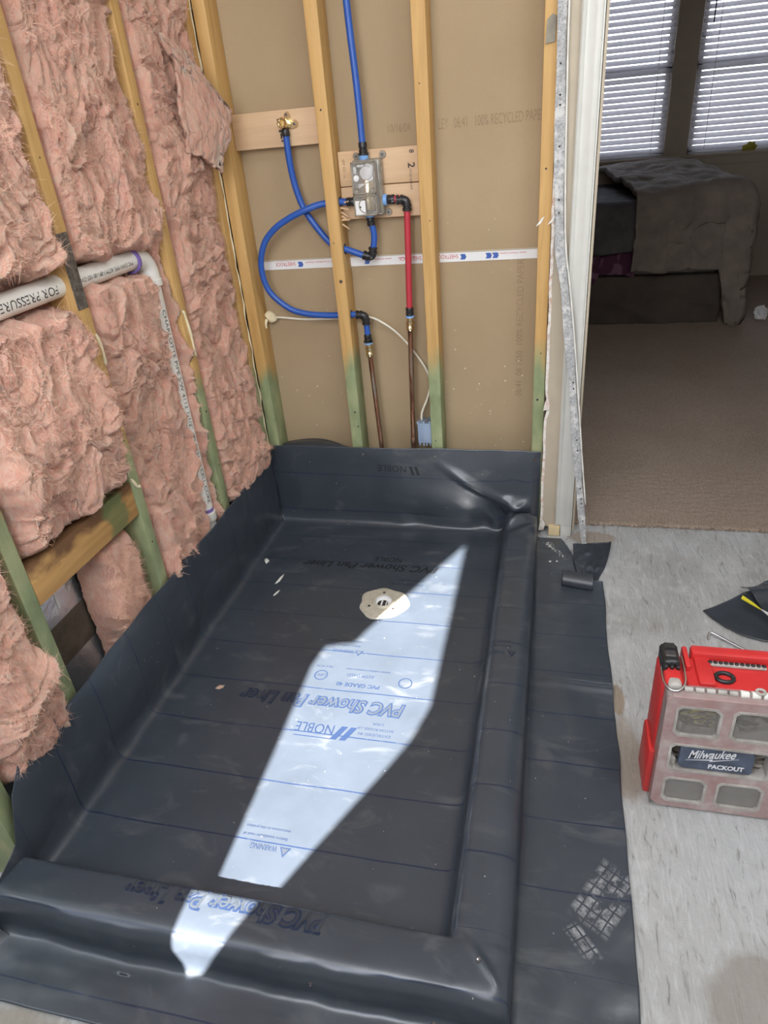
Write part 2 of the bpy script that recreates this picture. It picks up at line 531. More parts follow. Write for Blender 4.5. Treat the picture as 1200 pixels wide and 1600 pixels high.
def liner_mat():
    k = NT('black_vinyl_sheet')
    v = k.coord()
    uv = k.sep(k.coord(kind='uv'))
    f = k.noise(v, 6, 5, 0.6)
    base = k.ramp(f, [(0.3, (0.038, 0.047, 0.061)), (0.7, (0.049, 0.060, 0.077))])
    # dust smears
    sm_ = k.noise(k.coord((7, 15, 10), rot=(0, 0, 0.6)), 1.0, 5, 0.6, 0.8)
    base = k.mix(k.ramp(sm_, [(0.56, 0.0), (0.78, 0.45)]), base, (0.16, 0.165, 0.17))
    vo = k.n('TexVoronoi'); k.l(v, vo.inputs['Vector']); vo.inputs['Scale'].default_value = 30
    vc = k.sep(vo.outputs['Color'])[0]
    speck = k.math('MULTIPLY', k.ramp(vo.outputs['Distance'], [(0.030, 1.0), (0.055, 0.0)]), k.math('GREATER_THAN', vc, 0.70))
    base = k.mix(k.math('MULTIPLY', speck, 0.8), base, (0.55, 0.55, 0.53))
    # printed guide lines every 157 mm along the sheet
    per = 0.157
    w = k.math('MULTIPLY', k.math('SUBTRACT', k.noise(v, 3, 2), 0.5), 0.012)
    a = k.math('ADD', k.math('ADD', uv[1], 0.6550 + 30 * per), w)
    a = k.math('PINGPONG', a, per / 2)
    line = k.math('LESS_THAN', a, 0.0017)
    fade = k.ramp(k.noise(k.coord((40, 3, 3)), 1.0, 3), [(0.28, 0.25), (0.42, 1.0)])
    base = k.mix(k.math('MULTIPLY', line, fade), base, (0.012, 0.023, 0.056))
    # dusty sole prints with a lattice pattern on the flap beside the curb
    P = k.sep(k.n('NewGeometry').outputs['Position'])
    def print_mark(cx, cy, ang, lx, ly, s, col):
        c, n = math.cos(ang), math.sin(ang)
        dx = k.math('SUBTRACT', P[0], cx); dy = k.math('SUBTRACT', P[1], cy)
        a = k.math('ADD', k.math('MULTIPLY', dx, c), k.math('MULTIPLY', dy, n))
        b = k.math('SUBTRACT', k.math('MULTIPLY', dy, c), k.math('MULTIPLY', dx, n))
        ina = k.math('SUBTRACT', 1.0, k.math('DIVIDE', k.math('ABSOLUTE', a), lx))
        inb = k.math('SUBTRACT', 1.0, k.math('DIVIDE', k.math('ABSOLUTE', b), ly))
        m = k.math('MULTIPLY', k.math('MINIMUM', ina, inb), 3.5, True)
        la = k.math('GREATER_THAN', k.math('PINGPONG', k.math('ADD', a, 1.0), 0.009), 0.0016)
        lb = k.math('GREATER_THAN', k.math('PINGPONG', k.math('ADD', b, 1.0), 0.012), 0.0018)
        m = k.math('MULTIPLY', m, k.math('MULTIPLY', la, lb))
        m = k.math('MULTIPLY', m, k.ramp(k.noise(v, 40, 4, 0.7), [(0.42, 0.0), (0.66, 1.0)]))
        return k.mix(k.math('MULTIPLY', m, s), col, (0.34, 0.35, 0.36))
    base = print_mark(1.196, -1.385, -0.55, 0.045, 0.075, 1.0, base)
    base = print_mark(1.150, -1.480, 0.65, 0.018, 0.040, 1.0, base)
    # scuffed pale creases with the ridge highlight painted in, along the curb's inner edge
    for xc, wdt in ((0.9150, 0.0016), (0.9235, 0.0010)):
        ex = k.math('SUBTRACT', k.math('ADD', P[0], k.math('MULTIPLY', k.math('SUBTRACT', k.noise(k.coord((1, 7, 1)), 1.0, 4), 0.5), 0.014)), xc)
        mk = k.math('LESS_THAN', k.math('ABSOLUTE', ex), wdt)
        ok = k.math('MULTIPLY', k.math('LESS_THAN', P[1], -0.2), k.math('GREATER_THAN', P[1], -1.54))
        wear_glint = k.ramp(k.noise(k.coord((30, 16, 30)), 1.0, 5, 0.7), [(0.42, 0.05), (0.62, 0.85)])
        base = k.mix(k.math('MULTIPLY', k.math('MULTIPLY', mk, ok), wear_glint), base, (0.17, 0.19, 0.23))
    k.base(base)
    k.p.inputs['Specular IOR Level'].default_value = 0.7
    k.rough(0.31)
    b1 = k.noise(v, 18, 4, 0.5); b2 = k.noise(v, 420, 2)
    k.bump(k.math('ADD', b1, k.math('MULTIPLY', b2, 0.06)), 0.10, 0.01)
    return k.m
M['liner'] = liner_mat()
M['liner_plain'] = simple('black_vinyl_scrap', (0.038, 0.045, 0.055), 0.34, var=0.15, bump=0.05, bscale=12)
M['liner_ink'] = simple('blue_sheet_printing', (0.012, 0.023, 0.056), 0.45, var=0.05)
M['liner_ink_black'] = simple('dark_sheet_printing', (0.016, 0.018, 0.022), 0.5, var=0.05)

# ------------------------------------------------------------------ text
def text_mesh(body, size, bold=0.0, shear=0.0, align='LEFT', xs=1.0):
    cu = bpy.data.curves.new('t', 'FONT')
    cu.body = body; cu.size = size; cu.offset = bold; cu.shear = shear; cu.align_x = align
    cu.resolution_u = 3; cu.extrude = 0.0
    o = bpy.data.objects.new('t', cu); COL.objects.link(o)
    bpy.context.view_layer.update()
    me = bpy.data.meshes.new_from_object(o.evaluated_get(bpy.context.evaluated_depsgraph_get()))
    bpy.data.objects.remove(o); bpy.data.curves.remove(cu)
    n = len(me.vertices)
    co = np.empty(n * 3); me.vertices.foreach_get('co', co); co = co.reshape(-1, 3)
    co[:, 0] *= xs
    f = [tuple(p.vertices) for p in me.polygons]
    bpy.data.meshes.remove(me)
    return co, f
def text(name, body, size, origin, ux, uy, m, parent=None, bold=0.0, shear=0.0, align='LEFT', xs=1.0, width=None, drape=None, lift=0.0006):
    co, f = text_mesh(body, size, bold, shear, align, xs)
    if width:
        w = co[:, 0].max() - co[:, 0].min(); co[:, 0] *= width / w
    ux = np.array(Vector(ux).normalized()); uy = np.array(Vector(uy).normalized()); nn = np.cross(ux, uy)
    P = np.array(origin)[None] + co[:, :1] * ux + co[:, 1:2] * uy + nn * lift
    if drape is not None:
        for i in range(len(P)):
            h = drape.ray_cast(Vector((P[i, 0], P[i, 1], 0.5)), Vector((0, 0, -1)))
            if h[0] is not None: P[i, 2] = h[0].z + lift
    me = bpy.data.meshes.new(name)
    me.from_pydata([tuple(p) for p in P], [], f)
    me.update()
    return from_mesh(name, me, m, parent, smooth=False)

# ================================================================== STRUCTURE
floor = struct(box('floor', -0.30, 4.7, -2.60, 4.55, -0.12, 0.0, M['concrete']), 'bare grey concrete slab scraped clean beside the shower')
def carpet_mesh():
    xs = np.linspace(-0.2, 4.6, 420); ys = np.concatenate([np.linspace(0.060, 0.5, 150), np.linspace(0.505, 4.48, 260)])
    X, Y = np.meshgrid(xs, ys, indexing='ij')
    edge = sm((Y - 0.058) / 0.012)
    Z = 0.002 + 0.010 * edge + 0.0016 * perlin(X * 45, Y * 45, 3) * edge
    Y = Y + (Y < 0.075) * 0.006 * perlin(X * 30, X * 0, 2)
    return grid_mesh('floor_bedroom', X, Y, Z)
carpet_o = struct(from_mesh('floor_bedroom', carpet_mesh(), M['carpet']), 'brown cut pile bedroom carpet ending at the concrete')
fb = bmesh.new()
for i in range(2600):   # loose pile along the cut edge
    x = random.uniform(1.05, 2.3); y = random.uniform(0.052, 0.13) ; h = random.uniform(0.006, 0.014)
    a = random.uniform(0, 6.28); dx = math.cos(a) * 0.0022; dy = math.sin(a) * 0.0022
    lx = random.uniform(-.006, .006); ly = random.uniform(-.009, .003)
    v = [fb.verts.new((x - dx, y - dy, 0.004)), fb.verts.new((x + dx, y + dy, 0.004)), fb.verts.new((x + lx, y + ly, 0.006 + h))]
    fb.faces.new(v)
pile = obj('carpet_pile', fb, M['carpet'], carpet_o); pile['kind'] = 'stuff'
struct(box('ceiling', -0.30, 4.7, -2.60, 4.60, 2.75, 2.85, M['ceiling']))
struct(box('wall_right', 3.2, 3.3, -2.60, 0.0, -0.12, 2.75, M['far_white']))

# unseen wall behind the photographer, its opening shaped to cast the sun patch
T = math.tan(SUN_ELEV)
patch = [(.770, -.135), (.772, -.60), (.772, -.93), (.742, -1.05), (.70, -1.145), (.643, -1.263), (.59, -1.375), (.540, -1.485), (.505, -1.57), (.462, -1.65), (.435, -1.665), (.41, -1.60), (.408, -1.20), (.404, -.82), (.420, -.736), (.503, -.710), (.529, -.644)]
wf = bmesh.new()
rect = [(-0.30, -0.12), (3.3, -0.12), (3.3, 2.75), (-0.30, 2.75)]
hole = [(x, (y + 2.46) * T) for x, y in patch]
eds = []
for loop in (rect, hole):
    vs = [wf.verts.new((x, -2.46, z)) for x, z in loop]
    eds += [wf.edges.new((vs[i], vs[(i + 1) % len(vs)])) for i in range(len(vs))]
bmesh.ops.triangle_fill(wf, edges=eds, use_beauty=True)
struct(obj('wall_front', wf, M['far_white']))

# left wall: foil faced sheathing behind the studs
wl = struct(box('wall_left', -0.16, -0.115, -2.46, 0.10, -0.12, 2.75, M['foil']), 'foil faced sheathing behind the open stud wall')
box('sheathing_seam', -0.1155, -0.1135, -1.262, -0.86, 0.24, 0.355, M['dark_gap'], wl)
box('seam_tape', -0.1155, -0.1132, -1.112, -1.104, 0.385, 0.60, M['white_plastic'], wl)
# back wall: the brown paper back of the bedroom's gypsum board
wb = struct(box('wall_back', -0.115, 1.033, 0.089, 0.102, 0.0, 2.75, M['paper']), 'brown paper back of the gypsum board behind the studs')
# doorway wall beside and above the opening
struct(box('wall_bedroom_near', 2.25, 4.7, 0.0, 0.102, 0.0, 2.75, M['taupe_wall']))
struct(box('wall_header', 1.033, 2.25, 0.0, 0.102, 2.12, 2.75, M['taupe_wall']))
struct(box('wall_bedroom_left', -0.12, -0.02, 0.102, 4.55, 0.0, 2.75, M['taupe_wall']))
struct(box('wall_bedroom_right', 4.6, 4.7, 0.102, 4.55, 0.0, 2.75, M['taupe_wall']))
# far bedroom wall around two windows
W1 = (0.98, 1.885); W2 = (2.060, 2.965); WZ = (0.985, 2.36); YW = 4.40
fw = bmesh.new()
for x0, x1, z0, z1 in ((-0.12, W1[0], 0, 2.75), (W1[1], W2[0], WZ[0], WZ[1]), (W2[1], 4.7, 0, 2.75), (W1[0], W2[1], 0, WZ[0]), (W1[0], W2[1], WZ[1], 2.75)):
    box_bm(x0, x1, YW, YW + 0.13, z0, z1, bm=fw)
struct(obj('wall_bedroom_far', fw, M['taupe_wall']), 'taupe bedroom wall around the two blinded windows')

# printing on the gypsum paper
yb_ = 0.089
text('printed_text', '10/16/04', 0.032, (0.532, yb_, 1.345), (1, 0, -0.01), (0, 0, 1), M['ink_brown'], wb, lift=0.0005, width=0.070)
text('printed_text', 'LEY   06:41   100% RECYCLED PAPER S', 0.040, (0.690, yb_, 1.342), (1, 0, 0.004), (0, 0, 1), M['ink_brown'], wb, lift=0.0005, width=0.325)
text('printed_text', '06:41  08 1250  100% RECYCLED PAPER', 0.030, (0.952, yb_, 0.50), (0, 0, 1), (-1, 0, 0), M['ink_brown'], wb, lift=0.0005, width=0.46)
# joint tape printed upside down
tape = box('joint_tape', 0.048, 0.996, 0.0862, 0.0893, 0.962, 0.990, M['white_plastic'], wb)
box('tape_fold', 0.048, 0.996, 0.0845, 0.0893, 0.9905, 0.9945, M['beige_wall'], wb)
for x0 in (0.180, 0.62, 0.785, 0.865):
    w = 0.062
    if x0 in (0.180, 0.785) or x0 == 0.62:
        text('tape_text', 'SHEETROCK', 0.018, (x0 if x0 != 0.785 else 0.742, 0.0862, 0.985), (-1, 0, 0), (0, 0, -1), M['ink_red'], tape, 0.0, width=0.074, lift=0.0004)
for x0 in (0.188, 0.425, 0.748, 0.83, 0.852):
    bm = prism_bm([(0, 0), (0.016, 0), (0.020, 0.008), (0.016, 0.017), (0, 0.017), (0.004, 0.008)], 0.0006, (x0, 0.0862, 0.968), (1, 0, 0), (0, 0, 1))
    obj('tape_emblem', bm, M['ink_blue'], tape)
for x0 in (0.275, 0.33, 0.52, 0.60, 0.90, 0.96):
    text('tape_text', 'center of board', 0.009, (x0, 0.0862, 0.984), (-1, 0, 0), (0, 0, -1), M['ink_red'], tape, lift=0.0004)

# casing of the doorway: moulded profile run up the side of the opening
prof = [(1.088, -0.0125), (1.088, -0.022), (1.092, -0.026), (1.098, -0.024), (1.102, -0.020), (1.112, -0.021), (1.124, -0.027), (1.134, -0.030), (1.141, -0.028), (1.143, -0.024), (1.147, -0.024), (1.147, -0.0125)]
tb = prism_bm([(p[0], p[1]) for p in prof], 2.12, (0, 0, 0.044), (1, 0, 0), (0, 1, 0))
casing = struct(obj('trim_1', tb, M['white_paint'], angle=35), 'white moulded door casing beside the bedroom opening')
struct(box('trim_2', 1.128, 1.147, -0.0122, 0.104, 0.0, 2.12, M['white_paint'], bev=0.002), 'white door jamb behind the casing')
struct(box('trim_3', 1.149, 1.157, -0.020, 0.05, 0.02, 2.12, M['beige_wall'], bev=0.002), 'tan door stop edge beside the white casing')
pl = box('trim_4', 1.108, 1.146, -0.026, -0.0135, 0.0, 0.043, M['white_paint'], bev=0.0015); struct(pl, 'white foot of the door casing')
box('wood_block', 1.066, 1.106, -0.030, -0.0125, 0.002, 0.040, simple('pale_wood_block', (0.74, 0.58, 0.34), 0.6, var=0.06), pl, bev=0.001)

# torn gypsum board edge and the strip of painted wall between the studs and the casing
n = 90
z = np.linspace(0.03, 2.12, n)
xl = 1.034 + 0.003 * fbm(z * 9, z * 0, 3, 2) + 0.012 * np.exp(-((z - 0.50) / 0.035) ** 2)
def strip(name, xa, xb, y0, y1, m, parent=None):
    bm = bmesh.new(); rows = []
    for i in range(n):
        rows.append([bm.verts.new((xx, yy, z[i])) for xx, yy in ((xa[i], y0), (xb[i], y0), (xb[i], y1), (xa[i], y1))])
    for a, b in zip(rows[:-1], rows[1:]):
        for k in range(4):
            bm.faces.new((a[k], a[(k + 1) % 4], b[(k + 1) % 4], b[k]))
    bm.faces.new(rows[0][::-1]); bm.faces.new(rows[-1])
    return obj(name, bm, m, parent)
ws = struct(strip('wall_door_side', xl + 0.008, np.full(n, 1.127), -0.0112, -0.0005, M['beige_wall']), 'narrow strip of beige painted wall beside the casing')
def torn():
    k = NT('torn_gypsum')
    f = k.noise(k.coord(), 45, 5, 0.7)
    k.base(k.ramp(f, [(0.35, (0.62, 0.42, 0.33)), (0.5, (0.83, 0.77, 0.70)), (0.7, (0.90, 0.88, 0.84))])); k.rough(0.9); k.bump(f, 0.8, 0.006)
    return k.m
M['torn'] = torn()
strip('torn_edge', xl, xl + 0.009 + 0.002 * perlin(z * 20, z * 0, 5), -0.0150, -0.0003, M['torn'], ws)
for zc, s in ((0.50, 0.020), (0.03, 0.022), (1.19, 0.014)):
    b = prism_bm([(-s * .5, -s), (s * .35, -s * .9), (s * .55, s * .1), (s * .1, s * 1.2), (-s * .3, s * .4)], 0.005, (1.041, -0.0205, zc + 0.012), (1, 0, 0.1), (0, 0, 1))
    obj('torn_paper_flake', b, M['torn'], ws)

# ================================================================== STUDS
def stud(name, x0, x1, y0, y1, z0, z1, label, green, group=None, cat='stud', m=None):
    o = box(name, x0, x1, y0, y1, z0, z1, m or M['stud'], None, 0.003, 2, 0.0006)
    props(o, label, cat, group); o['green_z'] = float(green)
    return o
SB = stud('wall_stud', 0.0055, 0.045, 0.0, 0.0885, 0.0, 2.748, 'back wall stud in the corner, half covered by pink insulation', 0.66)
S1 = stud('wall_stud', 0.338, 0.378, 0.0, 0.0885, 0.0, 2.748, 'back wall stud bored for the blue tubing left of the valve', 0.68)
S2 = stud('wall_stud', 0.639, 0.680, 0.0, 0.0885, 0.0, 2.748, 'back wall stud right of the red tubing, blue box on its foot', 0.70)
S3 = stud('wall_stud', 0.995, 1.0325, 0.0, 0.0885, 0.0, 2.748, 'back wall stud at the doorway beside the torn white board edge', 0.70)
S4 = stud('wall_stud', -0.089, 0.0, -0.040, -0.0005, 0.0, 2.748, 'left wall corner stud with the ragged cream caulk line', 0.74)
S5 = stud('wall_stud', -0.089, 0.0, -0.425, -0.386, 0.0, 2.748, 'left wall stud right of the upright white drain pipe', 0.745)
S6 = stud('wall_stud', -0.089, 0.0, -0.857, -0.818, 0.0, 2.748, 'left wall stud with the dark nail plate over the drain pipe', 0.735)
S7 = stud('wall_stud', -0.089, 0.0, -1.300, -1.261, 0.0, 2.748, 'green left wall stud at the near end of the stained block', 0.78)
S8 = stud('wall_stud', -0.089, 0.0, -1.552, -1.512, 0.0, 2.748, 'left wall stud nearest the camera, only its green foot in view', 0.78)
def knots(o, spots, axis):   # nail heads and knots on the face of a stud
    for (p, r) in spots:
        lathe('nail_hole', [(0, 0.0006), (r, 0.0006), (r, -0.001), (0, -0.001)], p, axis, M['ink_black'], o, 8)
knots(S1, [((0.357, 0, 1.42), .003), ((0.352, 0, 1.05), .002), ((0.362, 0, 0.47), .0035), ((0.369, 0, 0.415), .003)], (0, -1, 0))
kn = lathe('knot_hole', [(0, 0.0010), (0.0055, 0.0008), (0.006, -0.001), (0, -0.001)], (0.362, 0, 0.93), (0, -1, 0), M['dark_gap'], S1, 12)
knots(S2, [((0.655, 0, 1.46), .002), ((0.668, 0, 1.10), .002), ((0.655, 0, 0.362), .0022)], (0, -1, 0))
knots(S3, [((1.012, 0, 1.22), .003), ((1.010, 0, 0.52), .004), ((1.016, 0, 0.68), .002)], (0, -1, 0))
knots(S6, [((0, -0.838, 1.36), .002), ((0, -0.846, 0.90), .003), ((0, -0.835, 0.72), .002), ((0, -0.84, 0.42), .003)], (1, 0, 0))
knots(S5, [((0, -0.405, 1.46), .003), ((0, -0.41, 1.17), .002), ((0, -0.405, 0.63), .004), ((0, -0.40, 0.44), .003)], (1, 0, 0))
for S, pts in ((S5, [(0.0, -0.414, 0.945), (0.003, -0.409, 0.93), (0.003, -0.400, 0.87), (0.001, -0.395, 0.80)]), (S6, [(0.0, -0.852, 0.62), (0.003, -0.840, 0.592), (0.001, -0.826, 0.585)]), (S6, [(0.0, -0.823, 0.99), (0.004, -0.821, 0.95), (0.001, -0.822, 0.91)])):
    obj('foam_dab', tube_bm(spline(pts, 5), [0.002] + [0.0045 + 0.001 * math.sin(i) for i in range(len(spline(pts, 5)) - 2)] + [0.0015], 6), M['cream'], S, smooth=True)
cz = np.linspace(0.30, 2.0, 70)
obj('caulk_bead', tube_bm([(0.001 + 0.0015 * math.sin(37 * q), -0.003 + 0.003 * math.sin(23 * q + 2 * math.sin(51 * q)), q) for q in cz], [0.0028 + 0.0012 * math.sin(61 * q) for q in cz], 6), M['cream'], S4, smooth=True)
ex = lathe('bored_hole', [(0, 0.0007), (0.017, 0.0007), (0.017, -0.001), (0, -0.001)], (0.378, 0.032, 1.026), (1, 0, 0), M['ink_black'], S1, 16)
lathe('bored_hole', [(0, 0.0007), (0.015, 0.0007), (0.015, -0.001), (0, -0.001)], (0.378, 0.030, 0.815), (1, 0, 0), M['ink_black'], S1, 16)
lathe('bored_hole', [(0, 0.0007), (0.015, 0.0007), (0.015, -0.001), (0, -0.001)], (0.378, 0.030, 1.168), (1, 0, 0), M['ink_black'], S1, 16)
for i in range(6):
    a = random.uniform(-0.4, 0.4)
    b = prism_bm([(0, 0), (0.030, 0.004), (0.034, 0.008), (0.003, 0.007)], 0.002, (0.380, 0.024, 1.10 + 0.012 * i), (math.cos(a), -0.3, math.sin(a) - 0.3), (0.1, 0, 1))
    obj('wood_splinter', b, M['board'], S1)

# backing boards between the studs
bb = box('backing_board', 0.0455, 0.3375, 0.050, 0.0885, 1.333, 1.432, M['board'], None, 0.002, 2, 0.0008)
props(bb, 'pale new pine board carrying the brass outlet elbow', 'board', 'pine backing boards')
b2 = box('backing_board', 0.3785, 0.6385, 0.050, 0.0885, 1.2085, 1.306, M['board'], None, 0.002, 2, 0.0008)
props(b2, 'upper of the two pine boards behind the mixing valve', 'board', 'pine backing boards')
b3 = box('backing_board', 0.3785, 0.6385, 0.050, 0.0885, 1.112, 1.2065, M['board'], None, 0.002, 2, 0.0008)
props(b3, 'lower of the two pine boards behind the mixing valve', 'board', 'pine backing boards')
text('printed_text', '2', 0.030, (0.600, 0.050, 1.262), (0, 0, -1), (1, 0, 0), M['ink_black'], b2, 0.0006, lift=0.0006)
text('printed_text', '8', 0.020, (0.606, 0.050, 1.297), (0, 0, -1), (1, 0, 0), M['ink_black'], b2, 0.0003, lift=0.0006)
text('printed_text', 'STUD KD-HT', 0.010, (0.603, 0.050, 1.245), (0, 0, -1), (1, 0, 0), M['ink_black'], b2, lift=0.0006)
text('printed_text', 'SPF KD 16', 0.012, (0.392, 0.050, 1.285), (0, 0, -1), (1, 0, 0), M['ink_brown'], b2, lift=0.0006)
for i, (w, h) in enumerate(((.006, .016), (.005, .010), (.008, .010), (.005, .018), (.006, .008))):
    box('stamp_mark', 0.200 + 0.0015 * i - w / 2, 0.200 + 0.0015 * i + w / 2, 0.0492, 0.0502, 1.405 - 0.0135 * i - h / 2, 1.405 - 0.0135 * i + h / 2 - 0.003, M['ink_black'], bb)
# stained block between the two left wall studs
blk = box('fire_block', -0.090, -0.001, -1.2605, -0.8575, 0.518, 0.612, M['block'], None, 0.003, 2, 0.001)
props(blk, 'dark stained wooden block between two green studs low on the left', 'block')
# nail plate on the stud over the pipe
pb = box_bm(0.0003, 0.0028, -0.861, -0.823, 1.052, 1.215, 0.0008, 1)
npl = obj('nail_plate', pb, M['plate_metal']); props(npl, 'dark rusty metal nail plate on the stud over the drain pipe', 'plate')

# ================================================================== INSULATION
PIPE_Z, PIPE_Y, PIPE_X = 1.107, -0.476, -0.040
def fibres(name, P, N, count, parent, L=(0.006, 0.024), w=0.00030, seed=1):
    r = np.random.default_rng(seed)
    idx = r.integers(0, len(P), count)
    p = P[idx] + N[idx] * 0.001
    d = r.normal(size=(count, 3)); d -= N[idx] * (d * N[idx]).sum(1)[:, None]
    d /= np.linalg.norm(d, axis=1)[:, None]
    d = d + N[idx] * r.uniform(-0.04, 0.17, (count, 1)); d /= np.linalg.norm(d, axis=1)[:, None]
    side = np.cross(d, N[idx]); side /= np.linalg.norm(side, axis=1)[:, None]
    ln = r.uniform(L[0], L[1], (count, 1))
    cur = r.normal(size=(count, 3)) * 0.6
    V = []
    for t in (0, 0.33, 0.66, 1.0):
        c = p + d * ln * t + (cur * ln) * t * t * 0.6 + N[idx] * 0.002 * np.sin(t * 3)
        ww = w * (1 - 0.7 * t)
        V.append(c - side * ww); V.append(c + side * ww)
    V = np.stack(V, 1).reshape(-1, 3)
    b = np.arange(count)[:, None] * 8
    F = np.concatenate([np.stack([b[:, 0] + k, b[:, 0] + k + 1, b[:, 0] + k + 3, b[:, 0] + k + 2], -1) for k in (0, 2, 4)])
    me = bpy.data.meshes.new(name)
    me.vertices.add(len(V)); me.vertices.foreach_set('co', V.ravel())
    me.loops.add(F.size); me.loops.foreach_set('vertex_index', F.ravel().astype(np.int32))
    me.polygons.add(len(F)); me.polygons.foreach_set('loop_start', (np.arange(len(F)) * 4).astype(np.int32))
    me.polygons.foreach_set('loop_total', np.full(len(F), 4, np.int32)); me.update(calc_edges=True)
    o = from_mesh(name, me, M['pink_fibre'], parent); o['kind'] = 'stuff'
    return o
def batt(label, ya, yb, za, zb, bulge, seed, count, res=0.0034, back=-0.085, pipe=True, amp=1.0, tilt=None, redge=1.0):
    ny = int((yb - ya) / res); nz = int((zb - za) / res)
    y1 = np.linspace(ya + 0.001, yb - 0.001, ny); z1 = np.linspace(za, zb, nz)
    Y, Z = np.meshgrid(y1, z1, indexing='ij')
    if tilt is not None: Y0 = Y.copy()
    dE = np.minimum(Y - ya, (yb - Y) * redge); dZ = np.minimum(Z - za, zb - Z)
    dE = dE + 0.010 * perlin(Y * 14, Z * 14, seed + 40) * sm(dE / 0.02)
    e = np.clip(sm(dE / 0.040), 0, 1) ** 0.55 * np.clip(sm(dZ / 0.050), 0, 1) ** 0.6
    wy = 0.10 * fbm(Y * 4, Z * 3, 3, seed); wz = 0.16 * fbm(Y * 4 + 9, Z * 3, 3, seed + 7)
    n1 = 0.020 * fbm(Y * 4 + wy * 5, Z * 3 + wz * 5, 2, seed + 11)
    n2 = 0.022 * (ridged(Y * 5 + wy * 12, Z * 3.2 + wz * 10, 2, seed + 15) ** 2 - 0.42)
    n3 = 0.0065 * fbm(Y * 22 + wy * 34, Z * 10 + wz * 26, 3, seed + 19)
    n4 = 0.0042 * fbm(Y * 62 + wy * 110, Z * 26 + wz * 90, 3, seed + 23, 0.65)
    cre = np.clip(np.abs(perlin(Y * 5 + wy * 9, Z * 4 + wz * 9, seed + 29)) / 0.20, 0, 1)
    n5 = -0.012 * (1 - cre) ** 2
    bl = bulge(Y, Z) if callable(bulge) else bulge
    X = back + e * (-back + bl + amp * (n1 + n2 + n5)) + (n3 + n4) * amp
    if pipe:
        d = np.minimum(np.hypot(np.maximum(Y + 0.50, 0), Z - PIPE_Z), np.hypot(np.where(Y > PIPE_Y, Y - PIPE_Y + 0.014, PIPE_Y - Y - 0.004), np.maximum(Z - PIPE_Z, 0)))
        d = d + 0.012 * perlin(Y * 20, Z * 20, seed + 33)
        t = sm((d - 0.022) / 0.030)
        X = X * t + np.minimum(X, -0.075) * (1 - t)
    X = np.maximum(X, -0.112)
    front = sm((X + 0.01) / 0.03)
    Y = Y + 0.014 * fbm(Y * 11, Z * 9, 3, seed + 51) * e
    Z = Z + 0.022 * fbm(Y * 10 + 5, Z * 8, 3, seed + 57) * e
    lim0 = ya + 0.001 - 0.012 * front; lim1 = yb - 0.001 + 0.012 * front
    Y = np.clip(Y, lim0, lim1)
    if tilt is not None: Y = Y + tilt(Z)
    me = grid_mesh('insulation_batt', X, Y, Z)
    me.flip_normals()
    nrm = np.empty(len(me.vertices) * 3); 
    P = np.stack([X, Y, Z], -1)
    du = np.gradient(P, axis=0); dv = np.gradient(P, axis=1)
    N = np.cross(du, dv); N /= (np.linalg.norm(N, axis=-1, keepdims=True) + 1e-12)
    N = N * np.sign(N[..., :1] + 1e-9)
    o = from_mesh('insulation_batt', me, M['pink'])
    props(o, label, 'insulation', 'pink insulation between the left wall studs')
    ok = (P[..., 0] > -0.05) & (dZ > 0.055) & (dE > 0.02)
    fibres('stray_fibres', P[ok], N[ok], count * 4, o, seed=seed + 100)
    return o
ZT = 2.0
IB3 = batt('pink insulation in the bay next to the back corner, a torn flap hanging out', -0.386, -0.040, 0.24, ZT, lambda y, z: 0.012 + 0.035 * np.exp(-((z - 0.36) / 0.12) ** 2) * sm((y + 0.30) / 0.2) + 0.02 * np.exp(-((z - 1.4) / 0.15) ** 2), 1, 6000)
IB2 = batt('pink insulation packed around the upright drain pipe', -0.818, -0.425, 0.22, ZT, lambda y, z: 0.008 + 0.012 * np.exp(-((z - 1.3) / 0.2) ** 2), 21, 7000, redge=3.0)
IB1 = batt('pink insulation bulging above the stained block', -1.261, -0.857, 0.600, ZT, lambda y, z: 0.020 + 0.030 * np.exp(-((z - 0.82) / 0.16) ** 2), 41, 7000)
IB0 = batt('pink insulation at the lower left edge, nearest the camera', -1.512, -1.300, 0.20, ZT, lambda y, z: 0.022 + 0.03 * np.exp(-((z - 0.40) / 0.12) ** 2), 61, 4000)
IBS = batt('loose pink insulation strip hanging below the stained block', -1.035, -0.862, 0.06, 0.520, lambda y, z: -0.012, 81, 2500, pipe=False, amp=0.7, back=-0.105)
# flap of torn facing in the corner bay
fl = np.array([[(0.030, -0.300, 1.62), (0.045, -0.255, 1.545), (0.040, -0.275, 1.44), (0.034, -0.262, 1.345)],
               [(0.045, -0.220, 1.60), (0.062, -0.185, 1.510), (0.062, -0.185, 1.405), (0.052, -0.215, 1.330)],
               [(0.058, -0.150, 1.535), (0.078, -0.110, 1.475), (0.075, -0.120, 1.380), (0.062, -0.165, 1.300)],
               [(0.068, -0.085, 1.478), (0.088, -0.045, 1.432), (0.082, -0.085, 1.360), (0.066, -0.145, 1.285)]])
def bilin(G, n):
    a, b = G.shape[:2]
    u = np.linspace(0, a - 1.0001, n); v = np.linspace(0, b - 1.0001, n)
    ui = u.astype(int); vi = v.astype(int); uf = (u - ui)[:, None, None]; vf = (v - vi)[None, :, None]
    g = lambda i, j: G[np.clip(i, 0, a - 1)][:, np.clip(j, 0, b - 1)]
    return (g(ui, vi) * (1 - uf) + g(ui + 1, vi) * uf) * (1 - vf) + (g(ui, vi + 1) * (1 - uf) + g(ui + 1, vi + 1) * uf) * vf
G = bilin(fl, 90)
uu, vv = np.meshgrid(np.linspace(0, 1, 90), np.linspace(0, 1, 90), indexing='ij')
G[..., 0] += 0.006 * fbm(uu * 4, vv * 5, 3, 3) + 0.0012 * fbm(uu * 26, vv * 12, 3, 8)
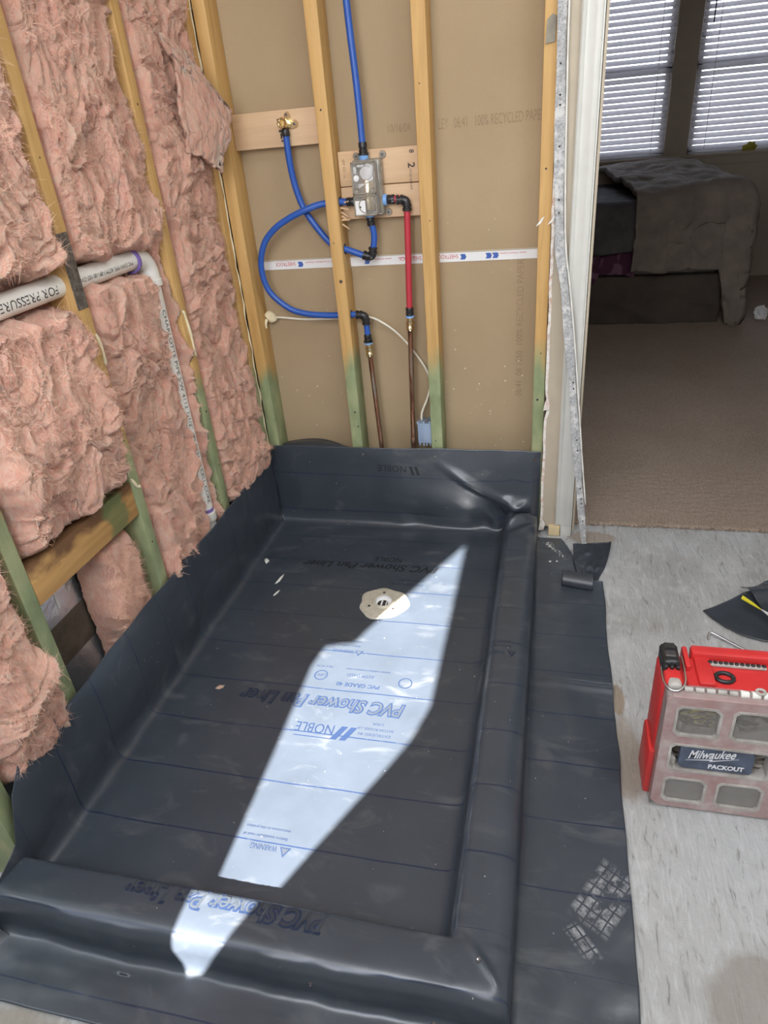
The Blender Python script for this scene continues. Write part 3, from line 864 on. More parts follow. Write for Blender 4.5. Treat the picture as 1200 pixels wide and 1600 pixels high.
G[..., 1] += 0.004 * fbm(uu * 9, vv * 9, 3, 5); G[..., 2] += 0.005 * fbm(uu * 9 + 4, vv * 9, 3, 6)
me = grid_mesh('torn_flap', G[..., 0], G[..., 1], G[..., 2])
flap = from_mesh('torn_flap', me, M['pink'], IB3)
md = flap.modifiers.new('thick', 'SOLIDIFY'); md.thickness = 0.010
Pn = G.reshape(-1, 3); du = np.gradient(G, axis=0); dv = np.gradient(G, axis=1)
Nn = np.cross(du, dv); Nn /= np.linalg.norm(Nn, axis=-1, keepdims=True) + 1e-9; Nn *= np.sign(Nn[..., :1] + 1e-9)
# ================================================================== DRAIN PIPE IN THE LEFT WALL
dp = thing('drain_pipe', 'white plastic drain pipe with elbow running through the insulation', 'pipe', (PIPE_X, PIPE_Y, 0.20))
R_ = 0.0245
tube('pipe_run', [(PIPE_X, -2.2, PIPE_Z - 0.012), (PIPE_X, -0.535, PIPE_Z + 0.002)], R_, M['pvc'], dp, 20)
tube('pipe_riser', [(PIPE_X, PIPE_Y, 0.0), (PIPE_X, PIPE_Y, 1.050)], R_, M['pvc'], dp, 20)
arc = [(PIPE_X, -0.545, PIPE_Z)] + [(PIPE_X, PIPE_Y - 0.048 + 0.048 * math.sin(a), PIPE_Z - 0.048 + 0.048 * math.cos(a)) for a in np.linspace(0, math.pi / 2, 10)] + [(PIPE_X, PIPE_Y, 1.035)]
el = tube('elbow', arc, 0.0285, M['pvc'], dp, 20)
lathe('elbow_hub', [(0.0285, 0), (0.0315, 0.002), (0.0315, 0.018), (0.0285, 0.020)], (PIPE_X, PIPE_Y, 1.028), (0, 0, 1), M['pvc'], el)
lathe('primer_ring', [(0.0255, 0), (0.0318, 0.001), (0.0318, 0.009), (0.0255, 0.012)], (PIPE_X, -0.553, PIPE_Z), (0, 1, 0), M['primer'], dp)
lathe('pipe_foot', [(0.0248, 0), (0.030, 0.002), (0.030, 0.03), (0.0248, 0.032)], (PIPE_X, PIPE_Y, 0.275), (0, 0, 1), M['pvc'], dp)
lathe('primer_stain', [(0.0246, 0), (0.0252, 0.002), (0.0252, 0.010), (0.0246, 0.012)], (PIPE_X, PIPE_Y, 0.308), (0, 0, 1), M['primer'], dp)
def curved_text(name, body, size, axis, start, ang, m, parent, width=None, flip=1, r=R_):
    """text wrapped round a pipe: runs along the axis, letter height round the circumference"""
    co, f = text_mesh(body, size)
    if width: co[:, 0] *= width / (co[:, 0].max() - co[:, 0].min())
    P = []
    for c in co:
        th = ang + flip * c[1] / r
        if axis == 'y': P.append((PIPE_X + math.cos(th) * (r + .0005), start - c[0], PIPE_Z + math.sin(th) * (r + .0005) - 0.002))
        else: P.append((PIPE_X + math.cos(th) * (r + .0005), PIPE_Y + math.sin(th) * (r + .0005), start - c[0]))
    me = bpy.data.meshes.new(name); me.from_pydata(P, [], f); me.update()
    return from_mesh(name, me, m, parent, smooth=False)
curved_text('printed_text', 'PVC-DWV PIPE ASTM F-891-00 NSF-DWV', 0.014, 'y', -0.575, 0.25, M['ink_black'], dp, 0.235, -1)
curved_text('printed_text', 'FOR PRESSURE', 0.026, 'y', -0.882, 0.35, M['ink_black'], dp, 0.185, -1)
curved_text('printed_text', 'CS-1', 0.022, 'y', -1.092, 0.35, M['ink_black'], dp, 0.055, -1)
curved_text('printed_text', 'CHARLOTTE PIPE S/W 4112 1-1/2"  IPS SCH 40 CELL CORE', 0.016, 'z', 0.965, -0.50, M['ink_black'], dp, 0.62, 1)

# ================================================================== WATER SUPPLY
PEX = 0.0102
def sleeve(name, p, d, r0, ln, m, parent, seg=16):
    d = Vector(d).normalized()
    return lathe(name, [(0, 0), (r0 * 0.92, 0), (r0, ln * .12), (r0, ln * .42), (r0 * 0.86, ln * .46), (r0 * .86, ln * .54), (r0, ln * .58), (r0, ln * .9), (r0 * 0.92, ln), (0, ln)], p, d, m, parent, seg)
def elbow(p, d1, d2, parent, ln=0.026, r=0.0135):
    p = Vector(p); d1 = Vector(d1).normalized(); d2 = Vector(d2).normalized()
    pts = [p + d1 * ln, p + d1 * ln * .55] + [p + d1 * ln * .5 * (1 - t) ** 2 + d2 * ln * .5 * t * t for t in (0.25, 0.5, 0.75)] + [p + d2 * ln * .55, p + d2 * ln]
    o = tube('elbow_fitting', pts, r * 0.9, M['black_plastic'], parent, 14)
    for d in (d1, d2):
        lathe('fitting_collar', [(r * .85, 0), (r * 1.08, 0.001), (r * 1.08, 0.008), (r * .85, 0.009)], p + d * (ln - 0.002), d, M['black_plastic'], o, 14)
        lathe('fitting_collar', [(r * .85, 0), (r * 1.08, 0.001), (r * 1.08, 0.007), (r * .85, 0.008)], p + d * (ln * .45), d, M['black_plastic'], o, 14)
    return o

# mixing valve in its clear plastic case
def milky():
    k = NT('grey_clear_plastic')
    f = k.noise(k.coord(), 55, 4)
    k.base(k.ramp(f, [(0.3, (0.27, 0.235, 0.185)), (0.7, (0.46, 0.42, 0.35))])); k.rough(0.14)
    k.p.inputs['Transmission Weight'].default_value = 0.25
    return k.m
M['milky'] = milky()
M['clear'] = clear_plastic('clear_cover_plastic', (0.62, 0.61, 0.58), 0.28, 0.08)
vt = thing('shower_valve', 'shower mixing valve in a clear grey plastic case on pine boards', 'valve', (0.475, 0.045, 1.12))
vb = obj('case_body', box_bm(0.432, 0.522, 0.012, 0.0495, 1.122, 1.282, 0.008, 3), M['milky'], vt, angle=40)
cv = obj('case_cover', box_bm(0.437, 0.513, -0.022, 0.012, 1.126, 1.278, 0.007, 3), M['clear'], vt, angle=40)
def frame_bm(x0, x1, z0, z1, y0, y1, w):
    bm = bmesh.new()
    for a in ((x0, x1, z0, z0 + w), (x0, x1, z1 - w, z1), (x0, x0 + w, z0, z1), (x1 - w, x1, z0, z1)):
        box_bm(a[0], a[1], y0, y1, a[2], a[3], 0.0012, 1, bm)
    return bm
obj('cover_rim', frame_bm(0.438, 0.512, 1.188, 1.277, -0.0255, -0.021, 0.005), M['milky'], cv, angle=40)
obj('cover_rim', frame_bm(0.438, 0.512, 1.127, 1.186, -0.0255, -0.021, 0.005), M['milky'], cv, angle=40)
obj('inner_plate', prism_bm([(0, 0), (0.046, 0.022), (0.046, 0.030), (0.020, 0.012), (0, 0.012)], 0.003, (0.456, -0.014, 1.205), (1, 0, 0), (0, 0, 1)), M['white_plastic'], vt)  # white pieces standing in for reflections in the clear cover
obj('inner_plate', box_bm(0.443, 0.452, -0.016, -0.012, 1.245, 1.264, 0.001, 1), M['white_plastic'], vt)
obj('inner_plate', box_bm(0.455, 0.476, -0.016, -0.012, 1.262, 1.269, 0.001, 1), M['white_plastic'], vt)
lathe('cartridge', [(0, 0), (0.026, 0), (0.026, 0.018), (0.018, 0.022), (0.018, 0.030), (0, 0.030)], (0.482, 0.012, 1.245), (0, -1, 0), M['chrome'], vt)
lathe('screw_boss', [(0, 0.003), (0.004, 0.003), (0.0045, 0.0), (0.0085, 0.0), (0.0085, -0.003), (0, -0.003)], (0.452, -0.0225, 1.233), (0, -1, 0), M['white_plastic'], cv)
for x in (0.450, 0.500):
    bo = lathe('screw_boss', [(0, 0.001), (0.0035, 0.001), (0.004, 0.003), (0.008, 0.003), (0.009, 0.0), (0.009, -0.003), (0, -0.003)], (x, -0.0225, 1.197), (0, -1, 0), M['milky'], cv)
    lathe('screw', [(0, 0.0025), (0.0022, 0.0025), (0.0022, 0)], (x, -0.0225, 1.197), (0, -1, 0), M['chrome'], bo, 10)
obj('white_label', box_bm(0.441, 0.474, -0.0245, -0.0222, 1.131, 1.171, 0.0008, 1), M['white_plastic'], cv)
lathe('label_hole', [(0, 0.0006), (0.003, 0.0006), (0.003, 0)], (0.458, -0.0245, 1.153), (0, -1, 0), M['ink_black'], cv, 10)
lathe('dial_ring', [(0.020, 0), (0.020, 0.003), (0.023, 0.003), (0.023, 0)], (0.476, -0.0225, 1.157), (0, -1, 0), M['milky'], cv)
lathe('valve_body', [(0, 0), (0.020, 0), (0.022, 0.01), (0.022, 0.09), (0.016, 0.10), (0, 0.10)], (0.478, 0.010, 1.140), (0, 0, 1), M['brass'], vt)
for (x, zz, dx) in ((0.440, 1.290, -1), (0.523, 1.290, 1), (0.530, 1.128, 1)):
    e_ = lathe('mounting_ear', [(0.0035, 0.0), (0.0035, 0.006), (0.010, 0.006), (0.011, 0.003), (0.011, 0.0)], (x, 0.0495, zz), (0, -1, 0), M['milky'], vt, 16)
    lathe('screw', [(0, 0.0065), (0.0042, 0.006), (0.0042, 0.001), (0, 0.001)], (x, 0.0495, zz), (0, -1, 0), M['dark_steel'], e_, 10)
# port collars
lathe('port_collar', [(0, 0), (0.014, 0), (0.0155, 0.002), (0.0155, 0.010), (0.012, 0.013), (0, 0.013)], (0.468, 0.028, 1.280), (0, 0, 1), M['light_blue'], vt)
lathe('port_collar', [(0, 0), (0.014, 0), (0.0165, 0.002), (0.0165, 0.012), (0.012, 0.014), (0, 0.014)], (0.519, 0.028, 1.165), (1, 0, 0), M['light_blue'], vt)
lathe('port_collar', [(0, 0), (0.013, 0), (0.0145, 0.002), (0.0145, 0.006), (0, 0.008)], (0.472, 0.028, 1.124), (0, 0, -1), M['light_blue'], vt)

# riser to the shower head
t1 = thing('water_tube', 'straight blue water tube rising from the top of the valve', 'pipe', (0.468, 0.028, 1.29), 'blue supply tubing')
tube('tubing', [(0.468, 0.028, 1.300), (0.4665, 0.028, 1.40), (0.464, 0.028, 1.494), (0.456, 0.028, 1.674), (0.452, 0.030, 1.95), (0.450, 0.03, 2.4)], PEX, M['blue_pex'], t1, 14, 6)
sleeve('crimp_sleeve', (0.468, 0.028, 1.2935), (0, 0, 1), 0.0132, 0.034, M['black_plastic'], t1)
lathe('crimp_flange', [(0, 0), (0.017, 0), (0.017, 0.005), (0, 0.005)], (0.468, 0.028, 1.2932), (0, 0, 1), M['black_plastic'], t1, 16)

# tube from the brass outlet through the stud to the bottom port
t2 = thing('water_tube', 'blue water tube hanging from the brass elbow down to the valve base', 'pipe', (0.30, 0.03, 1.0), 'blue supply tubing')
be = lathe('brass_elbow', [(0, 0.004), (0.0095, 0.004), (0.0095, 0.030), (0.0115, 0.032), (0.0155, 0.032), (0.017, 0.028), (0.017, 0.022), (0.014, 0.018), (0.013, 0.0), (0, 0.0)], (0.2265, 0.048, 1.393), (-0.15, -1, 0.12), M['brass'], t2, 8)
obj('brass_flange', prism_bm([(-.016, -.012), (.012, -.014), (.030, -.010), (.034, .000), (.028, .010), (.012, .012), (.010, .028), (.002, .034), (-.008, .030), (-.012, .012)], 0.003, (0.232, 0.0495, 1.393), (1, 0, 0), (0, 0, 1)), M['brass'], t2)
for p in ((0.2525, 1.3925), (0.2300, 1.4185)):
    lathe('screw', [(0, 0.003), (0.0042, 0.0015), (0.0042, 0)], (p[0], 0.0462, p[1]), (0, -1, 0), M['dark_steel'], t2, 10)
lathe('crimp_sleeve', [(0, 0), (0.0120, 0), (0.0128, 0.003), (0.0128, 0.016), (0.012, 0.018), (0, 0.018)], (0.2272, 0.030, 1.379), (0, 0, -1), M['black_plastic'], t2, 14)
tube('tubing', [(0.2272, 0.030, 1.368), (0.226, 0.034, 1.30), (0.229, 0.042, 1.235), (0.245, 0.046, 1.165), (0.275, 0.043, 1.112), (0.322, 0.036, 1.054), (0.352, 0.032, 1.036), (0.395, 0.030, 1.021), (0.442, 0.030, 1.003)], PEX, M['blue_pex'], t2, 14, 6)
elbow((0.470, 0.030, 0.996), (-1, 0, 0.32), (0.10, 0, 1), t2)
tube('tubing', [(0.4726, 0.030, 1.018), (0.4795, 0.0295, 1.05), (0.480, 0.029, 1.075), (0.4735, 0.028, 1.108)], PEX, M['blue_pex'], t2, 14, 5)
sleeve('crimp_sleeve', (0.4722, 0.028, 1.119), (0.12, 0, -1), 0.0132, 0.026, M['black_plastic'], t2)

# long loop from the left port, through the stud, down to the cold copper
t3 = thing('water_tube', 'blue water tube looping left of the stud and back to copper', 'pipe', (0.25, 0.02, 0.8), 'blue supply tubing')
sleeve('crimp_sleeve', (0.4315, 0.027, 1.166), (-1, 0, 0), 0.0132, 0.030, M['black_plastic'], t3)
tube('tubing', [(0.410, 0.027, 1.166), (0.378, 0.027, 1.168), (0.354, 0.025, 1.167), (0.310, 0.020, 1.164), (0.262, 0.012, 1.151), (0.205, 0.010, 1.130), (0.150, 0.010, 1.100), (0.106, 0.012, 1.055), (0.082, 0.016, 0.985), (0.095, 0.020, 0.905), (0.155, 0.024, 0.845), (0.215, 0.027, 0.823), (0.285, 0.029, 0.815), (0.340, 0.030, 0.814), (0.402, 0.030, 0.815)], PEX, M['blue_pex'], t3, 14, 8)
elbow((0.427, 0.030, 0.812), (-1, 0, 0.05), (0.02, 0, -1), t3)
tube('tubing', [(0.4277, 0.030, 0.790), (0.4285, 0.030, 0.735)], PEX, M['blue_pex'], t3, 14)
sleeve('crimp_sleeve', (0.4285, 0.030, 0.746), (0.01, 0, -1), 0.0132, 0.022, M['black_plastic'], t3)
lathe('crimp_flange', [(0, 0), (0.016, 0), (0.016, 0.005), (0, 0.005)], (0.4287, 0.030, 0.7235), (0, 0, -1), M['black_plastic'], t3, 16)
def copper_riser(label, x0, z0, x1, parent_name, cz):
    t = thing('copper_pipe', label, 'pipe', ((x0 + x1) / 2, 0.030, 0.0), 'copper supply stubs')
    d = Vector((x1 - x0, 0, 0.0 - z0)).normalized()
    lathe('pale_blue_ring', [(0, 0), (0.0145, 0), (0.0145, 0.006), (0, 0.006)], (x0, 0.030, z0), d, M['light_blue'], t, 16)
    lathe('brass_adapter', [(0, 0), (0.0115, 0), (0.0115, 0.010), (0.0145, 0.012), (0.0145, 0.022), (0.0118, 0.024), (0.0118, 0.030), (0.0135, 0.032), (0.0135, 0.040), (0.010, 0.046), (0, 0.046)], Vector((x0, 0.030, z0)) + d * 0.006, d, M['brass'], t, 12)
    s = Vector((x0, 0.030, z0)) + d * 0.048
    tube('pipe', [s, (x1, 0.030, 0.0)], 0.0088, M['copper'], t, 16)
    p = s + (Vector((x1, 0.03, 0)) - s) * cz
    lathe('solder_joint', [(0.0085, 0), (0.0108, 0.002), (0.0112, 0.008), (0.0104, 0.014), (0.0112, 0.030), (0.0085, 0.034)], p, d, M['copper'], t, 14)
    return t
copper_riser('tarnished copper pipe below the blue tube, left of the other', 0.4292, 0.7180, 0.456, 'cold', 0.97)
t4 = thing('water_tube', 'red water tube dropping from the right side of the valve', 'pipe', (0.585, 0.028, 0.82))
sleeve('crimp_sleeve', (0.5325, 0.028, 1.165), (1, 0, 0), 0.0140, 0.024, M['black_plastic'], t4)
tube('tubing', [(0.552, 0.028, 1.165), (0.578, 0.028, 1.165)], PEX, M['red_pex'], t4, 14)
elbow((0.594, 0.028, 1.162), (-1, 0, 0.02), (-0.03, 0, -1), t4)
tube('tubing', [(0.5932, 0.028, 1.140), (0.590, 0.029, 1.05), (0.585, 0.030, 0.92), (0.5815, 0.030, 0.822)], PEX, M['red_pex'], t4, 14, 5)
sleeve('crimp_sleeve', (0.5817, 0.030, 0.833), (-0.02, 0, -1), 0.0135, 0.026, M['black_plastic'], t4)
copper_riser('tarnished copper pipe below the red tube, beside the blue electrical box', 0.5812, 0.806, 0.556, 'hot', 0.52)

# cable: from a foam dab on the corner stud, across behind the studs, down into a blue box
cb = thing('electrical_cable', 'cream cable sagging behind the studs into the blue box', 'cable', (0.35, 0.07, 0.43))
tube('cable_run', [(0.052, 0.068, 0.806), (0.10, 0.070, 0.802), (0.20, 0.072, 0.792), (0.32, 0.074, 0.792), (0.42, 0.075, 0.795), (0.478, 0.076, 0.770), (0.53, 0.078, 0.728), (0.575, 0.080, 0.672), (0.618, 0.080, 0.604), (0.632, 0.076, 0.555), (0.622, 0.062, 0.505), (0.602, 0.045, 0.455), (0.600, 0.038, 0.426)], 0.0040, M['cable'], cb, 8, 8)
fo = bmesh.new(); bmesh.ops.create_icosphere(fo, subdivisions=3, radius=0.020)
for v in fo.verts:
    v.co = Vector((v.co.x * 1.1, v.co.y * 0.8, v.co.z * 1.0)) * (1 + 0.45 * mnoise.noise(v.co * 55)) + Vector((0.066, 0.068, 0.806))
obj('foam_dab', fo, M['cream'], cb, smooth=True)
tube('foam_drip', [(0.052, 0.060, 0.80), (0.047, 0.056, 0.785), (0.047, 0.055, 0.768)], [0.006, 0.005, 0.003], M['cream'], cb, 8)
bx = thing('electrical_box', 'grey blue plastic electrical box on the foot of a stud', 'box', (0.614, 0.04, 0.34))
M['box_blue'] = simple('grey_blue_plastic', (0.26, 0.34, 0.47), 0.4, var=0.05)
obj('box_shell', box_bm(0.5885, 0.6388, 0.010, 0.075, 0.347, 0.424, 0.003, 2), M['box_blue'], bx, angle=40)
for x in (0.594, 0.609, 0.620, 0.633):
    box('box_tab', x - 0.0028, x + 0.0028, 0.012, 0.016, 0.337, 0.349, M['box_blue'], bx)
for x in (0.590, 0.612, 0.634):
    box('box_tab', x - 0.003, x + 0.003, 0.012, 0.016, 0.422, 0.432, M['box_blue'], bx)
lathe('knockout', [(0.0045, 0), (0.0045, 0.0012), (0.0085, 0.0012), (0.0085, 0)], (0.622, 0.010, 0.388), (0, -1, 0), M['box_blue'], bx, 16)
obj('clamp_screw', tube_bm([(0.619, 0.014, 0.430), (0.630, 0.010, 0.444)], 0.003, 8), M['chrome'], bx)
# ================================================================== SHEET MEMBRANE OF THE SHOWER PAN
def dense(ctrl, step=0.0042):
    """Catmull-Rom through (a,b) control points, resampled by arc length"""
    P = np.array([tuple(p) for p in spline([(c[0], c[1], 0) for c in ctrl], 24)])[:, :2]
    d = np.concatenate([[0], np.cumsum(np.linalg.norm(np.diff(P, axis=0), axis=1))])
    n = int(d[-1] / step)
    t = np.linspace(0, d[-1], n)
    return np.interp(t, d, P[:, 0]), np.interp(t, d, P[:, 1]), t
CH = 0.091
pu = [(0.0065, 0.288), (0.0065, 0.20), (0.0065, 0.10), (0.007, 0.05), (0.014, 0.02), (0.030, 0.006), (0.055, 0.0015), (0.10, 0), (0.3, 0), (0.5, 0), (0.7, 0), (0.82, 0.0), (0.868, 0.0015), (0.888, 0.007), (0.900, 0.020), (0.908, 0.045), (0.914, 0.072), (0.926, CH - 0.003), (0.945, CH), (0.975, CH + .001), (1.000, CH - .001), (1.016, CH - 0.009), (1.0235, 0.070), (1.0255, 0.04), (1.027, 0.016), (1.033, 0.005), (1.050, 0.0022), (1.09, 0.0014), (1.16, 0.001), (1.245, 0.001)]
pv = [(-0.0065, 0.330), (-0.0065, 0.22), (-0.007, 0.10), (-0.010, 0.055), (-0.020, 0.022), (-0.036, 0.006), (-0.06, 0.0015), (-0.12, 0), (-0.4, 0), (-0.8, 0), (-1.2, 0), (-1.45, 0.0), (-1.505, 0.0015), (-1.525, 0.007), (-1.536, 0.020), (-1.543, 0.045), (-1.548, 0.072), (-1.558, CH - 0.003), (-1.575, CH), (-1.605, CH + .001), (-1.632, CH - 0.001), (-1.647, CH - 0.010), (-1.655, 0.062), (-1.657, 0.036), (-1.660, 0.016), (-1.670, 0.005), (-1.69, 0.0022), (-1.72, 0.0014), (-1.775, 0.001)]
ux_, uz_, ua = dense(pu); vy_, vz_, va = dense(pv)
va = va - va[np.argmin(np.abs(vy_ + 0.655))] + 0.655         # on the pan floor the sheet length equals -y
X, Y = np.meshgrid(ux_, vy_, indexing='ij')
ZX, ZY = np.meshgrid(uz_, vz_, indexing='ij')
UA, VA = np.meshgrid(ua, va, indexing='ij')
left = X < 0.30
hl = np.interp(-Y, [-0.1, 1.46, 1.52, 1.56, 1.62, 1.66, 1.70, 1.80], [1, 1, 0.80, 0.48, 0.34, 0.15, 0.03, 0.01])
wav = 1 + 0.020 * perlin(Y * 3.1, Y * 0, 3) + 0.012 * perlin(Y * 8, Y * 0, 4) - 0.03 * np.exp(-((Y + 1.26) / 0.14) ** 2)
ZX = np.where(left, ZX * hl * wav, ZX)
bw = 1 + 0.012 * perlin(X * 5, X * 0, 6)
ZY = np.where(Y > -0.3, ZY * bw, ZY)
# the curbs meet in an outer corner: neither runs on past it
fx = np.where(X > 0.985, np.clip(ZX / CH, 0, 1), 1.0); fy = np.where(Y < -1.615, np.clip(ZY / CH, 0, 1), 1.0)
ZX, ZY = np.where((X > 0.80), ZX * fy, ZX), np.where(Y < -1.30, ZY * fx, ZY)
kk = 0.006
hh = np.clip(kk - np.abs(ZX - ZY), 0, None) / kk
Z = np.maximum(ZX, ZY) + hh * hh * kk * 0.25 + 0.003
# the sheet is loose: swells off the studs, soft rolls along the corners, dents
tz = np.clip(Z / 0.29, 0, 1)
onleft = left * sm((0.03 - X) / 0.03)
X = X + onleft * (0.010 * np.abs(fbm(Y * 2.2, Z * 3, 2, 5)) + 0.012 * np.sin(np.pi * tz) + 0.010 * sm((tz - 0.75) / 0.25) * np.abs(perlin(Y * 4, Y * 0, 9))) * sm((Y + 1.66) / 0.1) * sm(-Y / 0.05)
onback = sm((Y + 0.05) / 0.045) * (X < 1.03)
g = lambda x, x0, w: np.exp(-((x - x0) / w) ** 2)
bul = 0.030 * np.sin(np.pi * np.clip(Z / 0.33, 0, 1)) * (0.35 + 0.65 * sm((X - 0.25) / 0.5)) + 0.007 * fbm(X * 2.6, Z * 4, 2, 12) * sm(Z / 0.08) * sm((0.33 - Z) / 0.10)
bul = bul + 0.026 * g(X, 0.955, 0.045) * g(Z, 0.120, 0.030) - 0.020 * g(X + 0.6 * (Z - 0.1), 0.885, 0.022) * g(Z, 0.085, 0.045) + 0.016 * g(X + 1.6 * (Z - 0.2), 0.80, 0.035) * g(Z, 0.19, 0.06)
bul = bul + 0.007 * np.sin(X * 38 + 2 * np.sin(X * 14)) * g(Z, 0.035, 0.030) * sm((X - 0.42) / 0.25)
Y = Y - onback * bul * sm((X - 0.02) / 0.1) * sm((1.03 - X) / 0.03)
# hospital fold where the back sheet meets the side curb
cr_ = g(X, 0.955, 0.075) * g(Y, -0.095, 0.060)
Z = Z + cr_ * 0.022 * (0.7 + 0.6 * np.sin((X * 0.8 - Y) * 75)) * (Z > 0.03)
flat = sm((0.03 - Z) / 0.03)
Z = Z + 0.0016 * (1.0 + fbm(X * 4, Y * 4, 2, 15)) * flat * sm((X - 0.03) / 0.05)
# diagonal pulls along the left corner
pull = np.exp(-((X - 0.045) / 0.035) ** 2) * sm((-Y - 0.05) / 0.1)
Z = Z + pull * 0.010 * np.maximum(0, fbm(Y * 6, X * 6, 2, 18))
# curbs: slightly uneven tops and faces
ontop = sm((Z - 0.05) / 0.03) * ((X > 0.90) | (Y < -1.53))
Z = Z + ontop * 0.0022 * fbm(X * 5, Y * 5, 3, 22)
Y = Y + (Y < -1.64) * (Y > -1.69) * 0.006 * fbm(X * 6, X * 0, 3, 25)
# right corner of the near curb: folded pleat
Z = Z + 0.007 * g((X - 0.965) + (Y + 1.58) * 0.9, 0.0, 0.010) * g(X, 0.975, 0.05) * g(Y, -1.59, 0.05)
# ridge across the flap beside the curb
Z = Z + (X > 1.035) * 0.008 * g(Y, -0.800 - 0.06 * (X - 1.05), 0.016) * sm((X - 1.035) / 0.06)
Z = Z + (X > 1.035) * (0.004 * np.maximum(0, fbm(X * 5, Y * 5, 3, 28)) * sm((X - 1.05) / 0.05))
Z = Z + (Y < -1.68) * 0.004 * np.maximum(0, fbm(X * 5, Y * 7, 3, 29)) * sm((-1.68 - Y) / 0.03)
Z = np.maximum(Z, 0.0028)
X = X + (X > 1.2) * 0.004 * fbm(Y * 5, Y * 0, 2, 31)
me = grid_mesh('liner', X, Y, Z, uv=(UA, VA))
bm = bmesh.new(); bm.from_mesh(me); bpy.data.meshes.remove(me)
kill = []
for f in bm.faces:
    c = f.calc_center_median()
    if c.x > 1.0295 and (c.y > -0.056 or (c.y > -0.31 and c.x > 1.115 + (-0.06 - c.y) * 0.38)):
        kill.append(f)
    elif math.hypot(c.x - 0.548, c.y + 0.510) < 0.030:
        kill.append(f)
bmesh.ops.delete(bm, geom=kill, context='FACES')
bmesh.ops.remove_doubles(bm, verts=bm.verts, dist=0.00005)
bmesh.ops.recalc_face_normals(bm, faces=bm.faces)
up = sum(f.normal.z for f in bm.faces)
if up < 0: bmesh.ops.reverse_faces(bm, faces=bm.faces)
TREE = BVHTree.FromBMesh(bm)
me = bpy.data.meshes.new('shower_pan_liner'); bm.to_mesh(me); bm.free()
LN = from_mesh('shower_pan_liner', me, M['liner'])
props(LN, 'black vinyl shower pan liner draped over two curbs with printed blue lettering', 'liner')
sd = LN.modifiers.new('sheet', 'SOLIDIFY'); sd.thickness = 0.0012; sd.offset = -1

# printing, read from the far side of the pan
def lt(body, size, x, y, width, m='liner_ink', bold=0.0, shear=0.0, up=(0, -1, 0), ux=(-1, 0, 0), lift=0.0008, name='printed_text'):
    return text(name, body, size, (x, y, 0), ux, up, M[m], LN, bold, shear, 'LEFT', 1.0, width, TREE, lift)
def big(x, y, w, size=0.062):
    lt('PVC Shower Pan Liner', size, x, y, w, 'liner_ink', 0.0042, 0.25, name='printed_outline')
    lt('PVC Shower Pan Liner', size, x, y, w - 0.006, 'liner_plain', 0.0002, 0.25, lift=0.0013, name='printed_letters')
big(0.708, -0.945, 0.475)
lt('NOBLE', 0.046, 0.540, -1.040, 0.105)
def logo(x, y, s):
    for a in (0.0, 0.55):
        b = bmesh.new()
        vs = []
        for px_, py_ in ((0 + a, 0), (0.45 + a, 0), (0.45 + a - 0.40 + 0.40, 0.0), (0.05 + a + 0.40, 1.0), (a + 0.0, 1.0)):
            pass
        P = [(0.0 + a, 0.0), (0.34 + a, 0.0), (0.80 + a, 1.0), (0.46 + a, 1.0)] if a == 0 else [(0.52, 0.0), (0.86, 0.0), (1.32, 1.0), (0.98, 1.0)]
        for px_, py_ in P:
            p = Vector((x - px_ * s, y - py_ * s * 0.95, 0.3)); h = TREE.ray_cast(p, Vector((0, 0, -1)))
            vs.append(b.verts.new((p.x, p.y, (h[0].z if h[0] else 0.002) + 0.0012)))
        b.faces.new(vs)
        obj('printed_emblem', b, M['liner_ink'], LN)
logo(0.598, -1.040, 0.048)
b_ = bmesh.new(); vs = [b_.verts.new((x, y, (TREE.ray_cast(Vector((x, y, .3)), Vector((0, 0, -1)))[0].z) + .001)) for x, y in ((0.538, -1.083), (0.437, -1.083), (0.437, -1.086), (0.538, -1.086))]
b_.faces.new(vs); obj('printed_rule', b_, M['liner_ink'], LN)
lt('PVC GRADE 40', 0.020, 0.622, -0.882, 0.125, bold=0.0004)
lt('ASTM D4551', 0.017, 0.598, -0.845, 0.080)
lt('www.noblecompany.com', 0.012, 0.640, -0.824, 0.13)
lt('EXTRUDED IN', 0.012, 0.690, -1.052, 0.085)
lt('BATON ROUGE, LA', 0.012, 0.694, -1.034, 0.095)
lt('USA', 0.012, 0.665, -1.016, 0.03)
def warn(x, y):
    lt('WARNING:', 0.020, x - 0.035, y, 0.065)
    for k, (o, s) in enumerate(((0.0, 0.026), (0.0045, 0.017))):
        b = bmesh.new(); vs = []
        for dx, dy in ((0, 0), (1, 0), (0.5, 0.9)):
            p = Vector((x - 0.004 + (-dx * s - o), y - (dy * s + o * 0.6), 0.3)); h = TREE.ray_cast(p, Vector((0, 0, -1)))
            vs.append(b.verts.new((p.x, p.y, (h[0].z if h[0] else 0.002) + 0.0010 + 0.0006 * k)))
        b.faces.new(vs); obj('printed_triangle', b, M['liner_ink'] if k == 0 else M['liner_plain'], LN)
    lt('Before installation read all', 0.010, x - 0.02, y + 0.022, 0.105)
    lt('instructions on this product', 0.010, x - 0.02, y + 0.042, 0.105)
warn(0.545, -0.748); warn(0.545, -1.392); warn(0.995, -0.79)
for cx, cy in ((0.442, -0.862), (0.690, -0.862)):
    b = bmesh.new()
    for r0, r1 in ((0.020, 0.017),):
        ring = []
        for k in range(20):
            a = 2 * math.pi * k / 20
            q = []
            for r in (r0, r1):
                p = Vector((cx + r * math.cos(a), cy + r * math.sin(a), 0.3)); h = TREE.ray_cast(p, Vector((0, 0, -1)))
                q.append(b.verts.new((p.x, p.y, h[0].z + 0.0009)))
            ring.append(q)
        for k in range(20):
            a, c = ring[k], ring[(k + 1) % 20]; b.faces.new((a[0], c[0], c[1], a[1]))
    obj('printed_seal', b, M['liner_ink'], LN)
